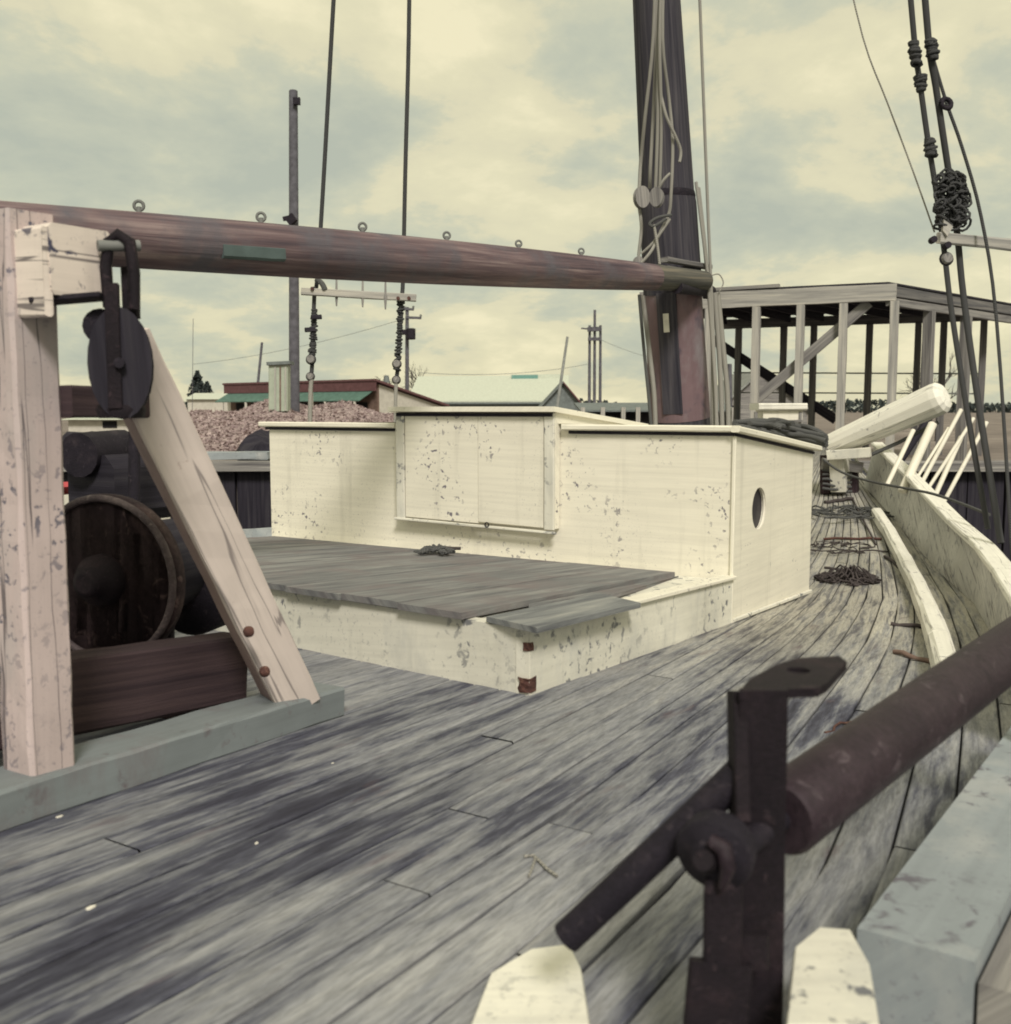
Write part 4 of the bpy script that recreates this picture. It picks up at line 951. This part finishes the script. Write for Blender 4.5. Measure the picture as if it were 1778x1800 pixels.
m = M(); m.beam(W(1033, 579, 69.7), W(1058, 578, 69.7), .18, .3); m.beam(W(1034, 596, 69.7), W(1058, 596, 69.7), .16, .22); m.beam(W(1022, 577, 69.8), W(1050, 580, 69.8), .1, .1); m.build('crossarm', 'pole_wood', t_)
pole(1283, 640, 40, .10, 'stubby pole right of the mast foot', xb=1283)
pole(340, 560, 70, .02, 'very thin flagstaff left of the oyster shed', xb=338)
# wires
def wire(p, q, d0, d1, lab, r=.012):
    m = M(); m.tube(jig(W(*p, d0), W(*q, d1), 14, 0, .35), r, 4); tag(m.build('overhead_wire', 'haze_grey'), lab, 'wire', 'overhead wires')
wire((738, 655), (1034, 640), 60, 70, 'upper faint wire between the poles', .016); wire((1058, 598), (1250, 646), 70, 66, 'faint wire from triple poles toward the mast', .014); wire((340, 640), (712, 560), 75, 60, 'long faint wire left of the crossarm pole', .014)
# meter box on legs
mb = thing('meter_box', gz(W(490, 740, 28)), 'pale green wooden meter box on legs beside tall pole', 'box')
m = M(); m.beam(W(492, 724, 28), W(492, 642, 28), .52, .4, up=FW, ch=.02); m.build('cabinet', 'box_green', mb)
m = M(); m.beam(W(473, 640, 28), W(514, 638, 28), .6, .09); m.build('lid', 'grey_slate', mb)
for x in (484, 493, 502):
    m = M(); m.beam(W(x, 722, 27.78), W(x, 645, 27.78), .04, .03, up=FW); m.build('batten', 'pale_wood' if x != 493 else 'tan_twig', mb)
for x in (496, 504):
    p = W(x, 724, 28); m = M(); m.tube([p, gz(p)], .05, 6); m.build('leg', 'pole_wood', mb)

# ================================================================== oyster shed (lean-to roof), shells
osd = thing('oyster_shed', gz(W(560, 700, 54)), 'low oyster shed with dark red fascia and green awning', 'shed')
C0 = W(664, 672, 50); C1 = W(405, 676, 58); C1.z = C0.z
dr = (C1 - C0); dr.z = 0; Lw = dr.length; dr.normalize(); bk = Vector((-dr.y, dr.x, 0)); bk = bk if bk.y > 0 else -bk
G0 = CAM.z + LAND
def fl(t, back, z): return C0 + dr * (t * Lw) + bk * back + Vector((0, 0, z - C0.z))
zt0 = C0.z; zb = zt0 - 1.15
m = M(); m.slab([fl(0, 0, G0), fl(1, 0, G0), fl(1, 0, zt0 - .1), fl(0, 0, zt0 - .1)], bk * .1); m.build('front_wall', 'tan_twig', osd)
m = M(); m.slab([fl(0, .1, G0), fl(0, 4.4, G0), fl(0, 4.4, zb), fl(0, .1, zt0 - .1)], dr * .1); m.build('end_wall', 'pale_wall', osd)
m = M(); m.slab([fl(1, .1, G0), fl(1, 4.4, G0), fl(1, 4.4, zb), fl(1, .1, zt0 - .1)], -dr * .1); m.build('end_wall', 'pale_wall', osd)
m = M(); m.slab([fl(-.02, -.35, zt0 + .06), fl(1.02, -.35, zt0 + .06), fl(1.02, 4.8, zb - .02), fl(-.02, 4.8, zb - .02)], Z * .10); m.build('roof', 'red_roof', osd)
m = M(); m.slab([fl(-.015, -.30, zt0 - .42), fl(1.015, -.30, zt0 - .42), fl(1.015, -.30, zt0 + .05), fl(-.015, -.30, zt0 + .05)], bk * .06); m.build('fascia', 'red_roof', osd)
m = M(); m.slab([fl(.01, -.2, zt0 - .44), fl(.99, -.2, zt0 - .44), fl(.99, -1.1, zt0 - .92), fl(.01, -1.1, zt0 - .92)], Z * .04); m.build('awning', 'green_tin', osd)
for k in range(8):
    t0 = .06 + k * .117
    m = M(); m.slab([fl(t0, -.01, zt0 - 1.9), fl(t0 + .075, -.01, zt0 - 1.9), fl(t0 + .075, -.01, zt0 - .97), fl(t0, -.01, zt0 - .97)], -bk * .03); m.build('window', 'opening', osd)
for k in range(6):
    t0 = .04 + k * .18; m = M(); m.beam(fl(t0, -1.05, G0), fl(t0, -1.05, zt0 - .93), .12, .12, up=FW); m.build('post', 'pale_wall', osd)
m = M(); m.tube([fl(.0, .6, zt0), fl(.0, .6, zt0 + .35)], [.18, .1], 8); m.build('vent', 'grey_slate', osd)
# shell heap
sp = M(); nx, ny = 70, 34; V = []; Fc = []
def hill(u, v):
    px = 250 + 560 * u; d = 19.5 + 26 * v; ytop = 716 + 7 * math.sin(px * .021) + 9 * math.sin(px * .047 + 1) + (px < 400) * (400 - px) * .18 + max(0, px - 690) * .25
    zt_ = (720 - ytop) / F * 30; z = LAND + (zt_ - LAND + .06) * math.sin(min(1, v * 1.5) * math.pi / 2) ** 1.1 * math.sin(math.pi * min(max(u * .86 + .10, 0), 1)) ** .35
    p = W(px, 720, d); z += .10 * (mnoise.noise(Vector((p.x * .8, p.y * .8, 0))) + .5 * mnoise.noise(Vector((p.x * 2.3, p.y * 2.3, 3))))
    if v == 0: z = LAND - .1
    return Vector((p.x, p.y, CAM.z + z))
for j in range(ny + 1):
    for i in range(nx + 1): V.append(hill(i / nx, j / ny))
for j in range(ny):
    for i in range(nx): k = j * (nx + 1) + i; Fc.append([k, k + 1, k + nx + 2, k + nx + 1])
sp.add(V, Fc, None, True)
g_ = random.Random(2); V = []; Fc = []
for k in range(11000):
    u, v = g_.random(), g_.random() ** 1.3; c = hill(u, max(v, .01)) + Z * .03; s_ = g_.uniform(.04, .085)
    x = Vector((g_.uniform(-1, 1), g_.uniform(-1, 1), g_.uniform(-.6, .6))).normalized(); y = x.cross(Vector((g_.uniform(-1, 1), g_.uniform(-1, 1), g_.uniform(-1, 1)))).normalized(); n = x.cross(y)
    o_ = len(V); V += [c - x * s_, c - y * s_ * .5 + n * s_ * .2, c + x * s_, c + y * s_ * .5 + n * s_ * .2]; Fc += [[o_, o_ + 1, o_ + 2], [o_, o_ + 2, o_ + 3]]
sp.add(V, Fc)
o = sp.build('oyster_shell_pile', 'oyster_shell'); tag(o, 'broad pinkish brown heap of oyster shells beside the quay', 'shells', kind='stuff')
# white stakes standing in the shells
for x, y0, lab in ((437, 722, 'left white stake standing in the shell heap'), (548, 690, 'pale stake below the meter box in the shells'), (562, 722, 'white stake right of the tall pole in shells'), (625, 715, 'white stake left of the companionway in shells'), (376, 716, 'short white stake on the left slope of shells')):
    p = W(x, y0, 36); m = M(); m.beam(p, Vector((p.x, p.y, CAM.z - .4)), .10, .08, up=FW); tag(m.build('marker_stake', 'pale_wall'), lab, 'stake', 'stakes in the shell heap')
# left far white sheds
def cabin(name, x0, x1, ytop, ybot, d, dep, wall, roofm, label, ridge=10, win=()):
    t_ = thing(name, gz(W((x0 + x1) / 2, 740, d)), label, 'building')
    A_, B_ = W(x0, ytop, d), W(x1, ytop, d); B_.z = A_.z
    gl = CAM.z + LAND
    m = M(); m.slab([Vector((A_.x, A_.y, gl)), Vector((B_.x, A_.y, gl)), Vector((B_.x, A_.y, A_.z)), Vector((A_.x, A_.y, A_.z))], Vector((0, dep, 0))); m.build('wall', wall, t_)
    rh = ridge / F * d
    m = M(); m.slab([Vector((A_.x - .25, A_.y - .3, A_.z + .004)), Vector((A_.x - .25, A_.y + dep + .3, A_.z + .004)), Vector((A_.x - .25, A_.y + dep / 2, A_.z + rh))], Vector((B_.x - A_.x + .5, 0, 0))); m.build('roof', roofm, t_)
    for (wx0, wx1, wy0, wy1) in win:
        p, q = W(wx0, wy0, d - .05), W(wx1, wy1, d - .05); m = M(); m.slab([Vector((p.x, A_.y - .03, q.z)), Vector((q.x, A_.y - .03, q.z)), Vector((q.x, A_.y - .03, p.z)), Vector((p.x, A_.y - .03, p.z))], Vector((0, .025, 0))); m.build('window', 'opening', t_)
    return t_
cabin('white_cabin', 120, 226, 738, 800, 40, 5, 'pale_wall', 'pale_roof', 'white cabin glimpsed between gallows post and brace', 8, ((180, 205, 740, 752),))
cabin('far_cottage', 330, 400, 702, 720, 90, 6, 'pale_wall', 'pale_roof', 'far pale cottage left of the oyster shed', 12)
# white boat with red sheer strip glimpsed under the brace
wb = thing('moored_skiff', W(230, 900, 14), 'white skiff with red gunwale glimpsed behind the winch', 'boat')
def skiff(dz0, dz1, fac, mat, nm):
    m = M(); V = []; Fc = []; n = 12
    c = W(150, 868, 14)
    for i in range(n + 1):
        t = i / n; x = -1.2 + 2.4 * t; w_ = .75 * math.sin(math.pi * (.18 + .80 * t)) ** .6 if t < 1 else .02
        for s_ in (-1, 1): V += [c + Vector((x * fac, s_ * w_ * fac, dz0 + .18 * t * t)), c + Vector((x * .94 * fac, s_ * w_ * .75, dz1))]
    for i in range(n): k = i * 4; Fc += [[k, k + 4, k + 5, k + 1], [k + 2, k + 3, k + 7, k + 6], [k + 1, k + 5, k + 7, k + 3]]
    Fc.append([0, 1, 3, 2]); m.add(V, Fc); return m.build(nm, mat, wb)
skiff(0, -.7, 1, 'white_paint_clean', 'hull'); skiff(.10, .0, 1.02, 'marine_red', 'gunwale')
# dark pile of gear on the quay and tarpaulin behind brace
def lump(name, c, sx, sy, sz, mat, label, cat, seed):
    m = M(); V = []; Fc = []; n, k_ = 16, 8
    for j in range(k_ + 1):
        for i in range(n):
            t = 2 * math.pi * i / n; ph = math.pi / 2 * j / k_; r = math.cos(ph)
            p = Vector((math.cos(t) * r * sx, math.sin(t) * r * sy, math.sin(ph) * sz)); p *= 1 + .28 * mnoise.noise(p * 2.2 / max(sx, .3) + Vector((seed, 0, 0))); V.append(Vector(c) + p)
    for j in range(k_):
        for i in range(n): Fc.append([j * n + i, j * n + (i + 1) % n, (j + 1) * n + (i + 1) % n, (j + 1) * n + i])
    m.add(V, Fc); return tag(m.build(name, mat), label, cat)
lump('gear_pile', gz(W(470, 780, 18)) + Z * .1, .55, .5, .55, 'tar_wood', 'dark pile of gear on quay left of the deckhouse', 'gear', 4)
lump('gear_pile', gz(W(150, 800, 18.5)) + Z * .1, .7, .6, .5, 'tar_wood', 'dark heap of gear on quay behind the winch engine', 'gear', 8)
m = M(); m.beam(W(330, 802, 17.4), W(480, 800, 17.3), .6, .12, n=4, jit=.01); tag(m.build('stacked_timber', 'blue_grey_paint'), 'blue grey timber lying along the quay edge', 'timber')
# ================================================================== white-roofed packing house with cross gable
ph_ = thing('packing_house', gz(W(860, 720, 92)), 'long packing house with pale metal roof and dark gable', 'building')
def at(x, y, d): return W(x, y, d)
rl0, rl1 = at(735, 664, 96), at(1000, 662, 96); el0, el1 = at(715, 707, 88), at(1000, 707, 88)
m = M(); m.slab([el0, el1, rl1, rl0], Z * .12); m.build('roof', 'pale_roof', ph_)
bk0, bk1 = rl0 + Vector((0, 8, -2.0)), rl1 + Vector((0, 8, -2.0))
m = M(); m.slab([rl0 + Z * .01, rl1 + Z * .01, bk1, bk0], Z * .12); m.build('roof', 'pale_roof', ph_)
gl = CAM.z + LAND
m = M(); m.slab([Vector((el0.x, el0.y + .3, gl)), Vector((el1.x, el1.y + .3, gl)), Vector((el1.x, el1.y + .3, el1.z - .02)), Vector((el0.x, el0.y + .3, el0.z - .02))], Vector((0, .2, 0))); m.build('wall', 'grey_slate', ph_)
m = M(); m.slab([el0 + Vector((0, -.02, -.16)), el1 + Vector((0, -.02, -.16)), el1 + Vector((0, -.02, .0)), el0 + Vector((0, -.02, .0))], Vector((0, .15, 0))); m.build('gutter', 'grey_slate', ph_)
ga, gb, gc_ = at(955, 712, 82), at(990, 674, 82), at(1022, 712, 82)
m = M(); m.slab([Vector((ga.x, ga.y, gl)), Vector((gc_.x, gc_.y, gl)), gc_, gb, ga], Vector((0, 5, 0))); m.build('gable_wall', 'grey_slate', ph_)
for p, q in ((ga, gb), (gc_, gb)):
    d_ = (q - p).normalized(); m = M(); m.slab([p - d_ * .5 + Vector((0, -.4, .02)), q + Vector((0, -.4, .02)), q + Vector((0, 5.4, .02)), p - d_ * .5 + Vector((0, 5.4, .02))], Z * .16); m.build('gable_roof', 'red_roof' if p is gc_ else 'grey_slate', ph_)
sg = thing('roof_sign', at(940, 668, 95), 'faint long roof sign with teal panel above pale roof', 'sign')
s0_, s1_ = at(898, 668, 95), at(986, 667, 95)
m = M(); m.slab([s0_, s1_, s1_ + Z * .5, s0_ + Z * .5], Vector((0, .06, 0))); m.build('board', 'pale_roof', sg)
m = M(); m.slab([at(900, 667.5, 94.9), at(946, 667, 94.9), at(946, 659, 94.9), at(900, 659.5, 94.9)], Vector((0, .03, 0))); m.build('teal_panel', 'teal_sign', sg)
for x in (905, 945, 982):
    p = at(x, 668, 95.1); m = M(); m.beam(p + Z * .3, p - Z * .35, .07, .07, up=FW); m.build('leg', 'haze_grey', sg)
# long dark boat shed behind the mast foot
ds = thing('pier_shed', gz(W(1090, 730, 34)), 'long low shed with dark opening left of the mast foot', 'shed')
a_, b_ = W(1020, 711, 34), W(1300, 712, 34); b_.z = a_.z
m = M(); m.slab([a_ - Z * .24, b_ - Z * .24, b_ + Vector((0, 3, .02)), a_ + Vector((0, 3, .02))], Z * .06); m.build('roof', 'grey_slate', ds)
m = M(); m.slab([Vector((a_.x, a_.y + .4, gl)), Vector((b_.x, b_.y + .4, gl)), Vector((b_.x, b_.y + .4, a_.z - .24)), Vector((a_.x, a_.y + .4, a_.z - .24))], Vector((0, .2, 0))); m.build('back_wall', 'opening', ds)
for x in (1025, 1060, 1096, 1122, 1200, 1290):
    p = W(x, 716, 34); m = M(); m.beam(p, Vector((p.x, p.y, gl)), .14, .12, up=FW); m.build('post', 'pale_wood', ds)
# grey gabled shed right of mast
gs = thing('net_shed', gz(W(1330, 720, 44)), 'small grey gabled shed seen through the timber frame', 'shed')
ga, gb, gc_ = W(1262, 722, 44), W(1338, 655, 44), W(1420, 722, 44)
m = M(); m.slab([Vector((ga.x, ga.y, gl)), Vector((gc_.x, gc_.y, gl)), gc_, gb, ga], Vector((0, 6, 0))); m.build('gable_wall', 'grey_wood', gs)
for p in (ga, gc_):
    d_ = (gb - p).normalized(); m = M(); m.slab([p - d_ * .3 + Vector((0, -.2, .02)), gb + Vector((0, -.2, .02)), gb + Vector((0, 6.2, .02)), p - d_ * .3 + Vector((0, 6.2, .02))], Z * .1); m.build('roof', 'haze_grey', gs)
m = M(); m.slab([Vector((W(1282, 715, 43.9).x, ga.y - .02, gl)), Vector((W(1302, 715, 43.9).x, ga.y - .02, gl)), Vector((W(1302, 715, 43.9).x, ga.y - .02, gl + 1.1)), Vector((W(1282, 715, 43.9).x, ga.y - .02, gl + 1.1))], Vector((0, -.03, 0))); m.build('door', 'opening', gs)

# ================================================================== open timber frame shed, right
fr = thing('timber_frame_shed', gz(W(1500, 720, 19)), 'open unfinished timber frame shed with flat dark roof', 'shed')
RZ = (W(1560, 512, 16.2) - CAM).z
corner = W(1562, 512, 16.4); corner.z = CAM.z + RZ
lft = W(1262, 527, 17.5); lft.z = corner.z
ld = (lft - corner); ld.z = 0; Ll = ld.length; ld.normalize(); bkd = Vector((-ld.y, ld.x, 0)); bkd = bkd if bkd.y > 0 else -bkd
rt_ = W(1690, 527, 18.2); 
rdv = (rt_ - corner); rdv.z = 0; rdv.normalize()
def fp(x, y, d): 
    q = W(x, y, d); return q
lx = corner + ld * (Ll * 1.5)
m = M(); m.beam(corner - ld * .12, lx, .09, .27, n=8, jit=.006); m.build('eave_beam', 'pale_wood', fr)
rx = corner + rdv * 5.5
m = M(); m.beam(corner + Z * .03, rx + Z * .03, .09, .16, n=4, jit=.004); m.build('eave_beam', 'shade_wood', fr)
m = M(); m.beam(corner - Z * .14, rx - Z * .14, .08, .13, n=4, jit=.004); m.build('eave_beam', 'grey_wood', fr)
# roof deck boards
far_c = corner + rdv * 5.5; far_l = far_c + ld * ((far_c - corner).length * 0 + Ll * 2.25)
nb = 12
for k in range(nb):
    t0, t1 = k / nb, (k + 1) / nb - .003
    p0, p1 = corner.lerp(far_c, t0), corner.lerp(far_c, t1); q1, q0 = lx.lerp(far_l, t1), lx.lerp(far_l, t0)
    m = M(); m.slab([p + Z * .142 for p in (p0, p1, q1, q0)], Z * .03); m.build('roof_board', 'tar_wood', fr)
m = M(); m.beam(far_c - Z * .0, far_l - Z * .0, .09, .2, n=4, jit=.004); m.build('eave_beam', 'shade_wood', fr)
for k in range(9):
    p = corner.lerp(lx, (k + .5) / 9); q_ = far_c.lerp(far_l, (k + .5) / 9); m = M(); m.beam(p.lerp(q_, .02) + Z * .06, p.lerp(q_, .98) + Z * .06, .05, .15); m.build('joist', 'tar_wood', fr)
def ray_at(px, line0, dirv):
    v = FW + RT * ((px - CX) / F); n = Vector((dirv.y, -dirv.x, 0)); vv = Vector((v.x, v.y, 0)); s_ = (line0 - CAM).dot(n) / vv.dot(n); return CAM + vv * s_
for px, w_ in ((1240, .13), (1322, .13), (1398, .125), (1472, .14), (1560, .21)):
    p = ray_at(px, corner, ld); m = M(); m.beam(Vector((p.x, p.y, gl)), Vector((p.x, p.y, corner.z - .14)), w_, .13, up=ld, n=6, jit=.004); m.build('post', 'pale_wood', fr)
for px, w_ in ((1620, .17), (1684, .17)):
    p = ray_at(px, corner, rdv); m = M(); m.beam(Vector((p.x, p.y, gl)), Vector((p.x, p.y, corner.z - .2)), w_, .13, up=rdv, n=6, jit=.004); m.build('post', 'grey_wood', fr)
for px, w_ in ((1292, .14), (1370, .15), (1422, .15), (1518, .16), (1602, .16), (1646, .16), (1715, .16)):
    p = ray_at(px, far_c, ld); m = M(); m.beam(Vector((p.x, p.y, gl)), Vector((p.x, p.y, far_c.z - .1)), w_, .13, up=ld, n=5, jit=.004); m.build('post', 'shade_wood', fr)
def onp(px, py, line0, dirv):
    v = FW + RT * ((px - CX) / F) - UP * ((py - CY) / F); n = Vector((dirv.y, -dirv.x, 0)); return CAM + v * ((line0 - CAM).dot(n) / v.dot(n))
m = M(); m.beam(onp(1528, 532, corner + rdv * .12, ld), onp(1328, 704, corner + rdv * .12, ld), .05, .17, n=4, jit=.004); m.build('diagonal_brace', 'grey_wood', fr)
m = M(); m.beam(onp(1240, 588, far_c, ld), onp(1470, 738, far_c, ld), .06, .2, n=4, jit=.004); m.build('diagonal_brace', 'tar_wood', fr)
for yy in (655, 690):
    m = M(); m.beam(onp(1290, yy, far_c + rdv * .1, ld), onp(1720, yy + 2, far_c + rdv * .1, ld), .03, .03); m.build('girt', 'haze_grey', fr)
m = M(); m.beam(lx + ld * .0 + Z * .16, lx - ld * 2.4 + Z * .19, .1, .06); m.build('roof_lumber', 'grey_wood', fr)
# ================================================================== trees, far wood
def tree(foot, hgt, seed, label, bare=True, spread=.5):
    g_ = random.Random(seed); t_ = thing('bare_tree' if bare else 'evergreen_tree', foot, label, 'tree')
    trunk = M(); crown = M()
    trunk.tube([foot, foot + Z * hgt * .35 + Vector((g_.uniform(-.1, .1), 0, 0)), foot + Z * hgt * .6], [hgt * .03, hgt * .022, hgt * .012], 7)
    if bare:
        def br_(p, d, L, r, lev):
            q = p + d * L; crown.tube([p, p.lerp(q, .5) + Vector([g_.uniform(-.05, .05) * L for _ in range(3)]), q], [r, r * .8, r * .55], 4)
            if lev: 
                for _ in range(3): br_(p.lerp(q, g_.uniform(.5, 1)), (d + Vector([g_.uniform(-.7, .7) for _ in range(3)]) + Z * .15).normalized(), L * g_.uniform(.55, .75), r * .55, lev - 1)
        for _ in range(7): br_(foot + Z * hgt * g_.uniform(.25, .6), Vector((g_.uniform(-1, 1) * spread, g_.uniform(-1, 1) * spread, 1)).normalized(), hgt * .28, hgt * .011, 3)
        trunk.build('trunk', 'bark', t_); crown.build('crown', 'bark', t_)
    else:
        V = []; Fc = []
        for k in range(900):
            hh = g_.random() ** .8; rr = hgt * .30 * (1 - hh) ** .8 * g_.uniform(.3, 1.1) + .05; th = g_.uniform(0, 6.28); c = foot + Vector((math.cos(th) * rr, math.sin(th) * rr, hgt * (.15 + .85 * hh)))
            s_ = hgt * .035 * g_.uniform(.6, 1.5); x = Vector([g_.uniform(-1, 1) for _ in range(3)]).normalized(); y = x.cross(Vector([g_.uniform(-1, 1) for _ in range(3)])).normalized(); o_ = len(V)
            V += [c - x * s_, c + y * s_ * .6, c + x * s_, c - y * s_ * .6]; Fc.append([o_, o_ + 1, o_ + 2, o_ + 3])
        crown.add(V, Fc); trunk.build('trunk', 'bark', t_); crown.build('crown', 'needles', t_)
tree(gz(W(735, 720, 100)), 5.0, 1, 'faint bare tree behind the crossarm pole', True, .6); tree(gz(W(675, 720, 105)), 4.2, 2, 'small bare tree top above right end of oyster shed', True, .6)
tree(gz(W(366, 720, 110)), 4.0, 3, 'small dark bushy evergreen left of the oyster shed', False); tree(gz(W(349, 720, 112)), 5.2, 4, 'thin dark pointed evergreen beside the bushy one', False)
tree(gz(W(1650, 720, 30)), 2.6, 9, 'leafless shrub behind the raised end of the cathead', True, .9)
m = M(); g_ = random.Random(14); V = []; Fc = []
for k in range(26000):
    x = g_.uniform(-420, 420); y = 330 + g_.uniform(-20, 20); hmax = 3.2 + 1.6 * mnoise.noise(Vector((x * .03, 0, 0))) + .8 * mnoise.noise(Vector((x * .15, 3, 0))); c = CAM + Vector((x, y, LAND + g_.random() ** .8 * hmax)); s_ = g_.uniform(.3, .9)
    a_ = Vector([g_.uniform(-1, 1) for _ in range(3)]).normalized(); b_ = a_.cross(Vector([g_.uniform(-1, 1) for _ in range(3)])).normalized(); o_ = len(V); V += [c - a_ * s_, c + b_ * s_ * .7, c + a_ * s_, c - b_ * s_ * .7]; Fc.append([o_, o_ + 1, o_ + 2, o_ + 3])
m.add(V, Fc); tag(m.build('distant_wood', 'needles'), 'low dark line of distant woods along the horizon', 'woods', kind='stuff')
print('objects', len(bpy.data.objects))
